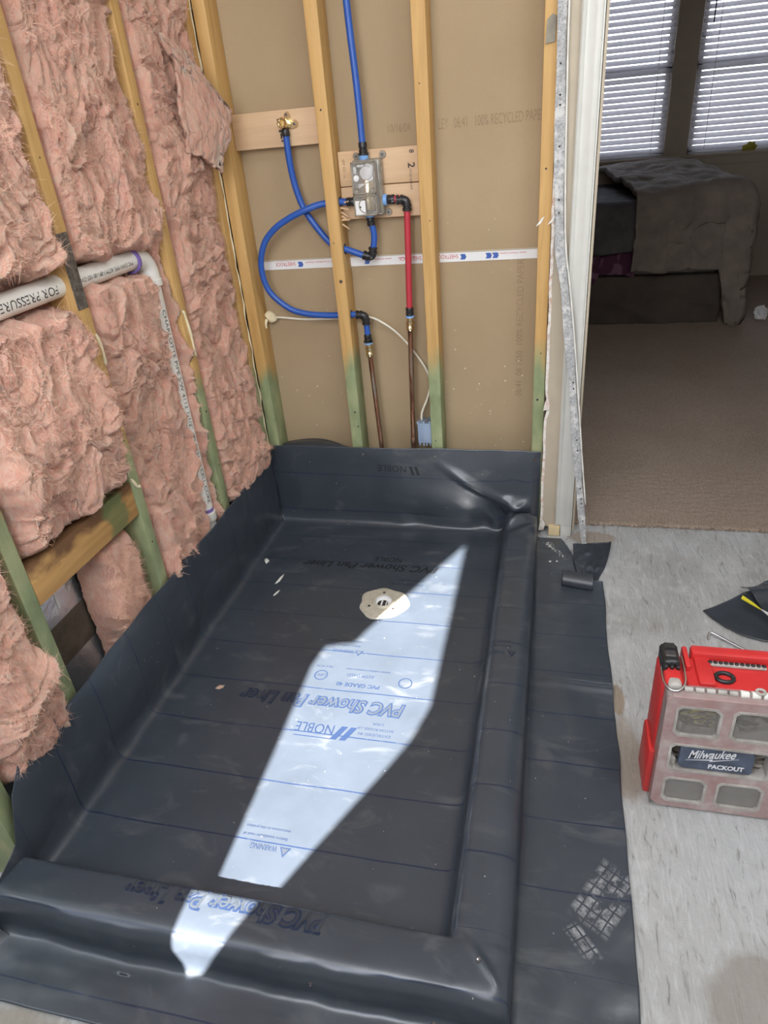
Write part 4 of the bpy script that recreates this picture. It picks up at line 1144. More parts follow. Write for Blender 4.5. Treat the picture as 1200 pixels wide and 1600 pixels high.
lt('UPC', 0.014, 0.456, -0.856, 0.028); lt('FILE 4176', 0.010, 0.468, -0.822, 0.05)
big(0.690, -1.560, 0.420, 0.050)
# second row of print toward the back of the pan, dark and hardly legible
lt('PVC Shower Pan Liner', 0.050, 0.700, -0.292, 0.50, 'liner_ink_black', 0.001, 0.25)
lt('NOBLE', 0.040, 0.560, -0.245, 0.10, 'liner_ink_black')
lt('PVC GRADE 40', 0.016, 0.66, -0.395, 0.11)
lt('ASTM D4551', 0.014, 0.66, -0.372, 0.09)
# print on the upturn at the back
h0 = []
co, f = text_mesh('NOBLE', 0.036)
for c in co:
    x = 0.545 - c[0]; zz = 0.236 + 0.030 - c[1]
    h = TREE.ray_cast(Vector((x, -0.5, zz)), Vector((0, 1, 0)))
    h0.append((x, h[0].y - 0.0010, zz))
me = bpy.data.meshes.new('printed_text'); me.from_pydata(h0, [], f); me.update()
from_mesh('printed_text', me, M['liner_ink_black'], LN, smooth=False)
for a in (0.0, 0.55):
    P = [(0.0 + a, 1.0), (0.32 + a, 1.0), (0.62 + a, 0.0), (0.30 + a, 0.0)]
    b = bmesh.new(); vs = []
    for px_, py_ in P:
        x = 0.595 - px_ * 0.036; zz = 0.266 - py_ * 0.034
        h = TREE.ray_cast(Vector((x, -0.5, zz)), Vector((0, 1, 0))); vs.append(b.verts.new((x, h[0].y - 0.001, zz)))
    b.faces.new(vs); obj('printed_emblem', b, M['liner_ink_black'], LN)
# nails holding the sheet, fold tucked behind the corner studs
def cast(p, d):
    h = TREE.ray_cast(Vector(p), Vector(d)); return h[0], h[1]
for p, d in (((0.652, -0.5, 0.305), (0, 1, 0)), ((0.378, -0.5, 0.306), (0, 1, 0)), ((1.008, -0.5, 0.300), (0, 1, 0)), ((0.969, -1.590, 0.4), (0, 0, -1)), ((0.678, -2.0, 0.045), (0, 1, 0)), ((0.900, -2.0, 0.012), (0, 1, 0.0))):
    q, nn = cast(p, d)
    if q is None: continue
    if nn.dot(Vector(d)) > 0: nn = -nn
    nl = lathe('nail_head', [(0, 0.0022), (0.0045, 0.0018), (0.0058, 0.0004), (0.0058, -0.002), (0, -0.002)], q, nn, M['dark_steel'], LN, 12)
    lathe('nail_recess', [(0, 0.0026), (0.0018, 0.0026), (0.0018, 0.0015), (0, 0.0015)], q, nn, M['chrome'], nl, 8)
fu, fv = np.meshgrid(np.linspace(0, 1, 30), np.linspace(0, 1, 16), indexing='ij')
FX = 0.050 + 0.282 * fu; FY = 0.004 + 0.070 * fv * (1 - fu ** 3); FZ = 0.322 + 0.018 * np.sin(np.pi * fu) * (0.4 + 0.6 * fv) + 0.006 * np.sin(fv * 5)
me = grid_mesh('corner_fold', FX, FY, FZ)
cf = from_mesh('corner_fold', me, M['liner_plain'], LN); cf.modifiers.new('s', 'SOLIDIFY').thickness = 0.003
# front left ear of the sheet, folded up against the end of the curb
fu, fv = np.meshgrid(np.linspace(0, 1, 24), np.linspace(0, 1, 24), indexing='ij')
FX = 0.008 + 0.040 * fu * (1 - 0.5 * fv); FY = -1.668 - 0.070 * fv; FZ = 0.006 + 0.045 * (1 - fv) ** 2 * (1 - fu) ** 2 + 0.006 * np.sin(fu * 3.1) * (1 - fv)
me = grid_mesh('sheet_ear', FX, FY, FZ)
cf = from_mesh('sheet_ear', me, M['liner_plain'], LN); cf.modifiers.new('s', 'SOLIDIFY').thickness = 0.002

# ------------------------------------------------------------------ drain set in sealant
M['drain'] = simple('cream_drain_plastic', (0.52, 0.48, 0.39), 0.45, var=0.12, scale=50)
M['sealant'] = simple('grey_cream_sealant', (0.50, 0.46, 0.38), 0.55, var=0.15, scale=40, bump=0.4, bscale=60)
dr = thing('shower_drain', 'round cream drain flange set in smeared sealant in the pan', 'drain', (0.548, -0.510, 0.0))
sbm = bmesh.new(); rings = []
for r, zz in ((0.030, 0.004), (0.060, 0.007), (0.072, 0.0095), (0.0785, 0.008), (0.083, 0.0035)):
    ring = []
    for k in range(64):
        a = 2 * math.pi * k / 64
        w = 1 + (0.05 * math.sin(3 * a + 1) + 0.035 * math.sin(7 * a + 2) + 0.05 * max(0, math.sin(a * 2 + 2.6)) ** 4) * (r > 0.065)
        ring.append(sbm.verts.new((0.548 + r * w * math.cos(a), -0.510 + r * w * math.sin(a), zz)))
    rings.append(ring)
for a, c in zip(rings[:-1], rings[1:]):
    for k in range(64): sbm.faces.new((a[k], a[(k + 1) % 64], c[(k + 1) % 64], c[k]))
obj('sealant_ring', sbm, M['sealant'], dr, smooth=True)
lathe('flange', [(0.0285, 0.0), (0.0285, 0.0175), (0.0315, 0.0185), (0.035, 0.0165), (0.037, 0.0125), (0.050, 0.0115), (0.064, 0.0115), (0.0705, 0.0095), (0.0720, 0.004)], (0.548, -0.510, 0.0), (0, 0, 1), M['drain'], dr, 48)
lathe('drain_throat', [(0.0285, 0.015), (0.0275, 0.006), (0.020, 0.0045), (0.0, 0.004)], (0.548, -0.510, 0.0), (0, 0, 1), M['white_plastic'], dr, 32)
lathe('drain_hole', [(0.0175, 0.0062), (0.0175, 0.0066), (0.0, 0.0066)], (0.545, -0.512, 0.0), (0, 0, 1), M['ink_black'], dr, 24)
box('weep_rib', 0.540, 0.545, -0.528, -0.500, 0.0062, 0.010, M['white_plastic'], dr)
box('weep_rib', 0.556, 0.559, -0.530, -0.505, 0.0062, 0.009, M['white_plastic'], dr)
for k, a in enumerate((0.55, 1.75, 2.6, 3.7, 4.4, 5.6)):
    lathe('bolt_hole', [(0.0, 0.0122), (0.0030, 0.0122), (0.0030, 0.0116), (0.0046, 0.0126), (0.0052, 0.0115)], (0.548 + 0.050 * math.cos(a), -0.510 + 0.050 * math.sin(a), 0.0), (0, 0, 1), M['dark_steel'] if k % 2 else M['sealant'], dr, 12)
for a in np.linspace(0.2, 6.0, 17):
    if 2.4 < a < 3.2: continue
    box('raised_mark', 0.548 + 0.0425 * math.cos(a) - .002, 0.548 + 0.0425 * math.cos(a) + .002, -0.510 + 0.0425 * math.sin(a) - .0016, -0.510 + 0.0425 * math.sin(a) + .0016, 0.0114, 0.0128, M['sealant'], dr)

# ------------------------------------------------------------------ splats, crumbs and fluff on the sheet
M['plaster'] = simple('white_plaster', (0.80, 0.79, 0.74), 0.8, var=0.08)
def lump(name, x, y, sx, sy, h, m, label, cat, group, rot=0.0, seed=0):
    b = bmesh.new(); bmesh.ops.create_icosphere(b, subdivisions=2, radius=1)
    hz = TREE.ray_cast(Vector((x, y, 0.6)), Vector((0, 0, -1)))[0]
    zz = hz.z if hz is not None else 0.0
    for v in b.verts:
        k = 1 + 0.6 * mnoise.noise(v.co * 1.7 + Vector((seed, 0, 0)))
        px_ = v.co.x * sx * k; py_ = v.co.y * sy * k
        v.co = Vector((x + px_ * math.cos(rot) - py_ * math.sin(rot), y + px_ * math.sin(rot) + py_ * math.cos(rot), zz + h * (v.co.z * 0.5 + 0.42)))
    o = obj(name, b, m, None, smooth=True)
    return props(o, label, cat, group)
lump('plaster_splat', 0.060, -0.318, 0.008, 0.016, 0.006, M['plaster'], 'white plaster splat where the left upturn meets the pan floor', 'splat', 'plaster splats on the liner', 0.4, 1)
lump('plaster_splat', 0.150, -0.420, 0.005, 0.032, 0.004, M['plaster'], 'long narrow white plaster splat left of the drain', 'splat', 'plaster splats on the liner', -0.15, 2)
lump('plaster_splat', 0.168, -0.500, 0.004, 0.018, 0.003, M['plaster'], 'small faint plaster splat in front of the long narrow one', 'splat', 'plaster splats on the liner', -0.3, 3)
lump('fluff_tuft', 0.167, -0.953, 0.012, 0.008, 0.006, M['pink'], 'small tuft of pink fluff on the black pan floor', 'fluff', None, 0.5, 4)
lump('plaster_crumb', 1.075, -0.214, 0.0042, 0.0035, 0.005, M['plaster'], 'larger white crumb on the flap below the casing', 'crumb', 'plaster crumbs below the casing', 0, 5)
lump('plaster_crumb', 1.098, -0.209, 0.003, 0.0025, 0.004, M['plaster'], 'smaller white crumb right of the larger one on the flap', 'crumb', 'plaster crumbs below the casing', 0, 6)
db = bmesh.new()
def crumb(x, y, s):
    h = TREE.ray_cast(Vector((x, y, 0.6)), Vector((0, 0, -1)))[0]
    if h is None: return
    c = Vector((x, y, h.z + s * 0.4))
    vs = [db.verts.new(c + Vector((random.uniform(-s, s), random.uniform(-s, s), z_))) for z_ in (-s * .5, -s * .5, -s * .5, s)]
    for t in ((0, 1, 3), (1, 2, 3), (2, 0, 3), (0, 2, 1)): db.faces.new([vs[i] for i in t])
for i in range(120):
    t = abs(random.gauss(0, 0.5)); crumb(1.062 + 0.06 * t + random.gauss(0, 0.006), -0.095 - 0.085 * t + random.gauss(0, 0.008), random.uniform(0.0008, 0.0028))
for i in range(130):
    crumb(random.uniform(0.06, 1.22), random.uniform(-1.72, -0.1), random.uniform(0.0005, 0.0017))
o = obj('plaster_dust', db, M['plaster']); props(o, 'scattered white plaster crumbs on the black sheet', 'debris', kind='stuff')
sp_ = tube('wood_sliver', spline([(1.148, -0.222, 0.010), (1.152, -0.205, 0.011), (1.150, -0.185, 0.012)], 4), 0.0013, M['plaster'], None, 6); 
bpy.data.objects.remove(sp_)

# ------------------------------------------------------------------ offcuts of the sheet
def sheet(name, corners, fn, label, cat, n=26, thick=0.0014, group=None, m=None):
    a, b, c, d = [np.array(p, float) for p in corners]       # quad: a-b along u at v=0, d-c at v=1
    u, v = np.meshgrid(np.linspace(0, 1, n), np.linspace(0, 1, n), indexing='ij')
    P = (a[None, None] * ((1 - u) * (1 - v))[..., None] + b * (u * (1 - v))[..., None] + c * (u * v)[..., None] + d * ((1 - u) * v)[..., None])
    fn(P, u, v)
    me = grid_mesh(name, P[..., 0], P[..., 1], P[..., 2])
    o = from_mesh(name, me, m or M['liner_plain'])
    s = o.modifiers.new('sheet', 'SOLIDIFY'); s.thickness = thick; s.offset = 1
    return props(o, label, cat, group)
def f1(P, u, v):
    P[..., 2] += 0.010 + 0.022 * (1 - v) ** 3 + 0.010 * np.sin(u * 4 + 1) * v + 0.004 * fbm(u * 4, v * 4, 3, 3)
    P[..., 0] += 0.012 * np.sin(v * 3.1) * (u - 0.3)
sheet('liner_offcut', [(1.152, -0.128, 0), (1.283, -0.100, 0), (1.222, -0.318, 0), (1.165, -0.290, 0)], f1, 'curled black offcut leaning at the foot of the metal bead', 'offcut', group='black liner offcuts')
def f2(P, u, v):
    a = v * 3.9
    P[..., 1] = P[..., 1] - 0.0 * v
    y0 = -0.318 - 0.02 * u
    P[..., 1] = y0 - 0.024 * np.sin(a) - 0.010 * (1 - np.cos(a))
    P[..., 2] = 0.027 + 0.023 * np.cos(a)
sheet('liner_offcut', [(1.113, -0.32, 0), (1.212, -0.33, 0), (1.212, -0.37, 0), (1.113, -0.36, 0)], f2, 'narrow black offcut rolled into a loop on the flap', 'offcut', group='black liner offcuts')
# big offcut at the right edge: curved blade shape and a second piece over it
def poly_sheet(name, pts, hf, label, group, sub=18):
    b = bmesh.new()
    n_ = len(pts); cx = sum(p[0] for p in pts) / n_; cy = sum(p[1] for p in pts) / n_
    rings = []
    for k in range(1, sub + 1):
        t = k / sub
        rings.append([b.verts.new((cx + (p[0] - cx) * t, cy + (p[1] - cy) * t, 0)) for p in pts])
    c0 = b.verts.new((cx, cy, 0))
    for i in range(n_): b.faces.new((c0, rings[0][i], rings[0][(i + 1) % n_]))
    for a, c in zip(rings[:-1], rings[1:]):
        for i in range(n_): b.faces.new((a[i], a[(i + 1) % n_], c[(i + 1) % n_], c[i]))
    for v in b.verts: v.co.z = hf(v.co.x, v.co.y)
    o = obj(name, b, M['liner_plain'], None, smooth=True)
    s = o.modifiers.new('sheet', 'SOLIDIFY'); s.thickness = 0.0014; s.offset = 1
    return props(o, label, 'offcut', group)
def sub_poly(ctrl, n=8):
    out = []
    for i in range(len(ctrl)):
        a, b = ctrl[i], ctrl[(i + 1) % len(ctrl)]
        for k in range(n): out.append((a[0] + (b[0] - a[0]) * k / n, a[1] + (b[1] - a[1]) * k / n))
    return out
low = [(1.531, -0.428), (1.551, -0.466), (1.580, -0.503), (1.620, -0.536), (1.665, -0.553), (1.720, -0.557), (1.80, -0.55), (1.86, -0.50), (1.86, -0.30), (1.80, -0.24), (1.668, -0.322), (1.62, -0.365), (1.57, -0.403)]
poly_sheet('liner_offcut', sub_poly(low, 4), lambda x, y: 0.003 + 0.006 * max(0, math.sin((x - 1.5) * 9)) * 0.6, 'large curved black offcut flat on the concrete, right of the pan', 'black liner offcuts')
top_ = [(1.658, -0.310), (1.672, -0.322), (1.690, -0.318), (1.740, -0.262), (1.80, -0.23), (1.90, -0.27), (1.90, -0.50), (1.78, -0.50), (1.712, -0.437), (1.682, -0.365)]
poly_sheet('liner_offcut', sub_poly(top_, 4), lambda x, y: 0.011 + 0.024 * math.exp(-((y + 0.335 - 0.25 * (x - 1.72)) / 0.035) ** 2), 'upper black offcut lying over the large curved one, its edge raised', 'black liner offcuts')
# tool with a yellow tip on the offcuts
kn_ = thing('marking_tool', 'white handled tool with a bright yellow tip on the black offcut', 'tool', (1.68, -0.44, 0.035))
def slab(name, pts, z0, z1, m, parent):
    b = bmesh.new()
    lo = [b.verts.new((p[0], p[1], p[2] + z0)) for p in pts]; hi = [b.verts.new((p[0], p[1], p[2] + z1)) for p in pts]
    b.faces.new(lo[::-1]); b.faces.new(hi)
    for i in range(len(pts)): b.faces.new((lo[i], lo[(i + 1) % len(pts)], hi[(i + 1) % len(pts)], hi[i]))
    return obj(name, b, m, parent)
M['yellow'] = simple('bright_yellow', (0.80, 0.72, 0.04), 0.5, var=0.05)
Z0 = 0.036
slab('yellow_tip', [(1.6385, -0.398, Z0), (1.6455, -0.385, Z0), (1.667, -0.418, Z0), (1.682, -0.448, Z0), (1.660, -0.424, Z0)], 0, 0.004, M['yellow'], kn_)
slab('white_shaft', [(1.680, -0.445, Z0), (1.6835, -0.4505, Z0), (1.712, -0.510, Z0), (1.722, -0.500, Z0), (1.70, -0.466, Z0)], 0, 0.004, M['white_plastic'], kn_)
slab('printed_mark', [(1.7035, -0.483, Z0), (1.706, -0.486, Z0), (1.716, -0.499, Z0), (1.712, -0.494, Z0)], 0.004, 0.0045, M['ink_black'], kn_)
slab('black_back', [(1.676, -0.436, Z0 - 0.004), (1.700, -0.464, Z0 - 0.004), (1.722, -0.498, Z0 - 0.004), (1.728, -0.492, Z0 - .004), (1.705, -0.458, Z0 - .004), (1.682, -0.432, Z0 - .004)], 0, 0.0035, M['ink_black'], kn_)
slab('blade', [(1.6455, -0.386, Z0), (1.664, -0.352, Z0 - 0.014), (1.662, -0.346, Z0 - 0.014), (1.643, -0.383, Z0)], 0, 0.001, M['chrome'], kn_)
# thin steel hook on the concrete
hk = tube('steel_hook', spline([(1.524, -0.563, 0.004), (1.5265, -0.548, 0.010), (1.532, -0.541, 0.012), (1.545, -0.546, 0.011), (1.575, -0.569, 0.008), (1.640, -0.622, 0.006), (1.70, -0.67, 0.006)], 6), 0.0032, M['chrome'], None, 8)
props(hk, 'thin bent steel hook on the concrete behind the red case', 'hook')

# ------------------------------------------------------------------ bent corner bead hanging off the wall
def bead_mat():
    k = NT('bead_with_compound')
    v = k.coord()
    f = k.noise(v, 26, 6, 0.7); p = k.noise(v, 130, 4, 0.7)
    col = k.ramp(p, [(0.36, (0.30, 0.305, 0.31)), (0.52, (0.43, 0.435, 0.44)), (0.66, (0.56, 0.565, 0.565))])
    col = k.mix(k.ramp(f, [(0.50, 0.0), (0.60, 0.75)]), col, (0.74, 0.735, 0.71))
    k.base(col); k.rough(0.7); k.bump(k.math('ADD', f, k.math('MULTIPLY', p, .4)), 0.6, 0.006)
    return k.m
M['bead'] = bead_mat()
path = spline([(1.040, -0.018, 2.10), (1.040, -0.019, 1.62), (1.046, -0.021, 1.35), (1.054, -0.025, 1.12), (1.063, -0.030, 1.00), (1.082, -0.042, 0.88), (1.104, -0.052, 0.72), (1.128, -0.062, 0.52), (1.150, -0.074, 0.33), (1.174, -0.086, 0.14), (1.186, -0.092, 0.05), (1.193, -0.098, 0.006)], 10)
b = bmesh.new(); rows = []; nb = len(path)
for i, p in enumerate(path):
    w = 0.0145 + 0.0022 * math.sin(i * 0.35) * (p.z > 0.2)
    if p.z < 0.12: w *= 0.55 + 0.45 * p.z / 0.12 + 0.12 * math.sin(i * 2.0)
    tw = 0.25 if p.z > 1.2 else 0.25 + 0.35 * (1.2 - p.z)
    d = Vector((math.cos(tw), math.sin(tw) * 0.6, 0)); nrm = Vector((d.y, -d.x, 0))
    sec = [(-w, 0.000), (-w * .5, 0.0025), (w * 0.55, 0.0035), (w * 0.78, 0.0065), (w, 0.003), (w * 1.02, -0.010), (w * .86, -0.010), (w * .8, 0.0), (-w, -0.002)]
    rows.append([b.verts.new(p + d * s + nrm * t) for s, t in sec])
for r0, r1 in zip(rows[:-1], rows[1:]):
    for k in range(9): b.faces.new((r0[k], r0[(k + 1) % 9], r1[(k + 1) % 9], r1[k]))
b.faces.new(rows[0][::-1]); b.faces.new(rows[-1])
BD = obj('corner_bead', b, M['bead'], None, angle=50)
props(BD, 'bent grey metal corner bead crusted with compound, hanging across the casing', 'bead')
for zz in (1.48, 1.40, 1.375, 1.28, 1.13, 1.10, 0.60, 0.585, 0.40, 0.375, 0.235, 0.19, 0.165, 0.10):
    p = min(path, key=lambda q: abs(q.z - zz)); 
    tw = 0.25 if p.z > 1.2 else 0.25 + 0.35 * (1.2 - p.z)
    d = Vector((math.cos(tw), math.sin(tw) * 0.6, 0)); nrm = Vector((d.y, -d.x, 0))
    lathe('nail_hole', [(0, 0.0006), (0.0028, 0.0006), (0.0028, -0.002), (0, -0.002)], p + nrm * 0.0032 - d * 0.002 * (1 if zz > 1 else -1), nrm, M['ink_black'], BD, 8)
ef = bmesh.new()   # ridge of compound along the bead's outer edge
epts = [p + Vector((0.016, -0.006, 0)) for p in path if p.z > 0.16]
tube_bm(epts, [0.0026 + 0.0016 * mnoise.noise(Vector((0, 0, p.z * 40))) for p in epts], 6, ef)
obj('compound_ridge', ef, M['plaster'], BD, smooth=True)
for p, s in (((1.000, -0.003, 1.08), 0.012), ((1.034, -0.020, 1.085), 0.012)):
    obj('torn_paper_flake', prism_bm([(-s, -s), (s * .2, -s * .5), (s * 1.1, s), (s * .4, s * .8)], 0.0012, p, (1, 0, 0.1), (0, 0, 1)), M['plaster'], BD)
# grey scrap of board left on the doorway stud
sc_ = obj('board_scrap', prism_bm([(-.013, -.03), (.012, -.028), (.014, 0.028), (.004, .034), (-.010, .022)], 0.006, (1.012, -0.0005, 1.548), (1, 0, 0), (0, 0, 1)), simple('grey_board_scrap', (0.33, 0.30, 0.24), 0.8, var=0.3), None)
props(sc_, 'grey scrap of torn board nailed high on the doorway stud', 'scrap')

# ------------------------------------------------------------------ tool case
M['case_red'] = simple('red_case_plastic', (0.62, 0.035, 0.035), 0.38, var=0.10, scale=12)
def lidmat():
    k = NT('dusty_clear_lid')
    v = k.coord()
    f = k.noise(v, 22, 5, 0.6)
    k.base(k.ramp(f, [(0.3, (0.36, 0.21, 0.20)), (0.55, (0.44, 0.32, 0.31)), (0.75, (0.55, 0.49, 0.47))])); k.rough(0.32)
    k.p.inputs['Coat Weight'].default_value = 0.3
    return k.m
M['lid'] = lidmat()
def dusty():
    k = NT('dusty_grey_plastic')
    f = k.noise(k.coord(), 30, 5, 0.6)
    k.base(k.ramp(f, [(0.3, (0.33, 0.30, 0.27)), (0.55, (0.46, 0.43, 0.40)), (0.75, (0.60, 0.58, 0.55))])); k.rough(0.35)
    return k.m
M['dusty'] = dusty()
M['pane'] = clear_plastic('bin_window', (0.50, 0.48, 0.46), 0.14, 0.2)
def junk(name, cols, sc):
    k = NT(name)
    vo = k.n('TexVoronoi'); k.l(k.coord((1, 1, 1.6)), vo.inputs['Vector']); vo.inputs['Scale'].default_value = sc
    r = k.sep(vo.outputs['Color'])[0]
    k.base(k.ramp(r, [(i / (len(cols) - 1), c) for i, c in enumerate(cols)])); k.rough(0.5)
    k.bump(vo.outputs['Distance'], 0.8, 0.01)
    return k.m
J1 = junk('screws_and_clips', [(0.10, 0.09, 0.07), (0.30, 0.26, 0.20), (0.20, 0.17, 0.13), (0.62, 0.55, 0.22), (0.42, 0.38, 0.33)], 75)
J2 = junk('dark_anchors', [(0.04, 0.035, 0.03), (0.10, 0.08, 0.06), (0.22, 0.19, 0.16), (0.40, 0.36, 0.32), (0.08, 0.07, 0.06)], 65)
J3 = junk('grey_washers', [(0.28, 0.26, 0.27), (0.36, 0.34, 0.35), (0.32, 0.29, 0.28), (0.40, 0.38, 0.38)], 50)
CX0, CX1, CY0, CY1, CT = 1.300, 1.735, -1.150, -1.012, 0.335
tc = thing('tool_case', 'red organiser tool case standing on the concrete, dusty clear lid toward the camera', 'case', ((CX0 + CX1) / 2, -1.08, 0.0))
body = obj('case_body', box_bm(CX0 - 0.003, CX1, -1.112, CY1, 0.001, CT - 0.012, 0.010, 3), M['case_red'], tc, angle=40)
fr_ = obj('case_foot', box_bm(CX0 - 0.010, CX0 + 0.02, -1.118, -1.022, 0.0005, 0.135, 0.006, 2), M['case_red'], tc, angle=40)
# lid: plate with chamfered window openings
def chamfer(x0, x1, z0, z1, c):
    return [(x0 + c, z0), (x1 - c * .6, z0), (x1, z0 + c * .6), (x1, z1 - c), (x1 - c, z1), (x0 + c * .7, z1), (x0, z1 - c * .7), (x0, z0 + c)]
def ring_bm(A, B_, y0, y1):
    b = bmesh.new(); n_ = len(A)
    V = [[b.verts.new((p[0], y, p[1])) for p in L_] for L_ in (A, B_) for y in (y0, y1)]   # A0 A1 B0 B1
    for i in range(n_):
        j = (i + 1) % n_
        for p, q in ((0, 1), (1, 3), (3, 2), (2, 0)):
            b.faces.new((V[p][i], V[p][j], V[q][j], V[q][i]))
    return b
bins = []
for i, (x0, x1) in enumerate(((1.322, 1.408), (1.428, 1.518), (1.538, 1.624), (1.640, 1.716))):
    bins.append((x0, x1, 0.226, 0.308)); bins.append((x0, x1, 0.024, 0.100))
bins.append((1.322, 1.518, 0.122, 0.202)); bins.append((1.538, 1.716, 0.122, 0.202))
lb = bmesh.new(); eds = []
outer = chamfer(CX0 + 0.002, CX1 - 0.002, 0.006, CT - 0.004, 0.016)
loops = [outer] + [chamfer(b[0], b[1], b[2], b[3], 0.011) for b in bins]
for lp in loops:
    vs = [lb.verts.new((x, -1.150, z)) for x, z in lp]
    eds += [lb.edges.new((vs[i], vs[(i + 1) % len(vs)])) for i in range(len(vs))]
bmesh.ops.triangle_fill(lb, edges=eds, use_beauty=True)
geo = bmesh.ops.extrude_face_region(lb, geom=list(lb.faces))
for v in [g_ for g_ in geo['geom'] if isinstance(g_, bmesh.types.BMVert)]: v.co.y = -1.128
lid = obj('lid', lb, M['lid'], tc)
obj('lid_skirt', frame_bm(CX0 + 0.001, CX1 - 0.001, 0.004, CT - 0.003, -1.146, -1.112, 0.004), M['pane'], tc)
for i, b in enumerate(bins):
    cm = [J1, J3, J2, J3, J1, J3, J2, J3, J2, J2][i]
    bn = obj('storage_bin', ring_bm(chamfer(b[0] - 0.001, b[1] + 0.001, b[2] - 0.001, b[3] + 0.001, 0.012), chamfer(b[0] + 0.0045, b[1] - 0.0045, b[2] + 0.0045, b[3] - 0.0045, 0.010), -1.1515, -1.112), M['dusty'], tc)
    obj('bin_contents', box_bm(b[0], b[1], -1.124, -1.113, b[2], b[3]), cm, bn)
    # moulded grip cut into the left side of every bin
    obj('bin_grip', prism_bm([(0, 0), (0.016, 0.004), (0.016, 0.022), (0.006, 0.034), (0, 0.036)], 0.010, (b[0] + 0.002, -1.130, b[2] + 0.004), (1, 0, 0), (0, 0, 1)), M['dusty'], bn)
    if b[1] - b[0] < 0.12:
        pane = obj('bin_window', box_bm(b[0] + .003, b[1] - .003, -1.1455, -1.1440, b[2] + .003, b[3] - .003), M['pane'], bn)
        pane.visible_shadow = True
# strip of yellow among the clips
obj('yellow_clip', prism_bm([(0, 0), (0.026, 0.012), (0.024, 0.022), (0.004, 0.012)], 0.004, (1.352, -1.124, 0.268), (1, 0, 0), (0, 0, 1)), simple('dusty_yellow', (0.60, 0.52, 0.15), 0.6), tc)
# label in the long bin
M['label_dark'] = simple('dark_blue_label', (0.075, 0.095, 0.145), 0.3, var=0.35, scale=30)
lab = obj('label_plate', prism_bm(chamfer(1.344, 1.486, 0.132, 0.196, 0.008), 0.010, (0, -1.138, 0), (1, 0, 0), (0, 0, 1)), M['label_dark'], tc)
M['label_white'] = simple('label_white', (0.85, 0.86, 0.90), 0.4, var=0.02)
yl = -1.1485
text('printed_text', 'Milwaukee', 0.034, (1.360, yl, 0.162), (1, 0, 0.14), (0, 0, 1), M['label_white'], lab, 0.0006, 0.35, width=0.090, lift=0.0008)
obj('printed_bolt', prism_bm([(0, 0), (0.052, 0.0085), (0.050, 0.004), (0.100, 0.016), (0.046, 0.001), (0.048, 0.005)], 0.0006, (1.357, yl - 0.0001, 0.156), (1, 0, 0.02), (0, 0, 1)), M['label_white'], lab)
text('printed_text', 'PACKOUT', 0.017, (1.402, yl, 0.139), (1, 0, 0.02), (0, 0, 1), M['label_white'], lab, 0.0007, width=0.068, lift=0.0008)
# top of the case: hinge, recess, bits, ring and carrying handle
obj('top_tray', box_bm(CX0 + 0.045, CX1 - 0.02, -1.112, -1.026, CT - 0.014, CT - 0.006, 0.002, 1), M['case_red'], tc, angle=40)
hb = obj('carry_handle', box_bm(1.362, CX1 - 0.05, -1.032, -1.003, CT - 0.02, CT + 0.012, 0.006, 2), M['case_red'], tc, angle=40)
obj('handle_step', box_bm(1.366, 1.398, -1.110, -1.028, CT - 0.012, CT + 0.002, 0.004, 2), M['case_red'], hb, angle=40)
obj('handle_step', box_bm(1.345, 1.356, -1.070, -1.005, CT - 0.02, CT + 0.008, 0.004, 2), M['case_red'], hb, angle=40)
pr_ = obj('bit_rail', box_bm(1.390, 1.504, -1.050, -1.037, CT - 0.006, CT + 0.001, 0.003, 2), M['dusty'], tc, angle=40)
for i in range(11):
    lathe('driver_bit', [(0, 0.0030), (0.0028, 0.0030), (0.0046, 0.002), (0.0046, -0.002), (0, -0.002)], (1.3965 + i * 0.0102, -1.0435, CT + 0.001), (0, 0, 1), M['black_plastic'], pr_, 6)
ring = obj('rubber_ring', tube_bm([(1.418 + 0.0165 * math.cos(a), -1.082 + 0.0135 * math.sin(a), CT - 0.003) for a in np.linspace(0, 2 * math.pi, 29)], 0.0045, 8), M['black_plastic'], tc, smooth=True)
for i in range(18):
    x = CX0 + 0.035 + i * 0.0205
    obj('hinge_knuckle', tube_bm([(x, -1.127, CT - 0.002), (x + 0.0155, -1.127, CT - 0.002)], [0.0085, 0.0070] if 5 <= i <= 11 else [0.0062, 0.0062], 8), M['dusty'] if i < 5 or i > 11 else M['plaster'], tc, angle=50)
obj('hinge_eye', tube_bm([(1.474 + 0.008 * math.cos(a), -1.124 + 0.007 * math.sin(a), CT + 0.006) for a in np.linspace(0, 2 * math.pi, 17)], 0.003, 6), M['dusty'], tc, smooth=True)
# latch on the left corner
la = obj('latch', box_bm(1.299, 1.335, -1.075, -1.012, CT - 0.02, CT + 0.020, 0.009, 3), M['black_plastic'], tc, angle=40)
obj('latch_grip', box_bm(1.306, 1.328, -1.058, -1.040, CT + 0.018, CT + 0.0225, 0.002, 1), M['dark_steel'], la)
for i in range(3):
    obj('latch_finger', box_bm(1.301 + i * 0.0115, 1.309 + i * 0.0115, -1.085, -1.060, CT - 0.01, CT + 0.0165, 0.002, 1), M['black_plastic'], la)
for i in range(4):
    obj('latch_rib', box_bm(1.307, 1.328, -1.030 + i * 0.004, -1.028 + i * 0.004, CT + 0.019, CT + 0.0215), M['dark_steel'], la)
rl = obj('latch_red_part', box_bm(1.300, 1.336, -1.122, -1.070, CT - 0.02, CT + 0.008, 0.010, 3), M['case_red'], tc, angle=40)
obj('latch_window', box_bm(1.305, 1.331, -1.130, -1.104, CT - 0.016, CT + 0.0095, 0.008, 3), M['dusty'], rl, angle=40)
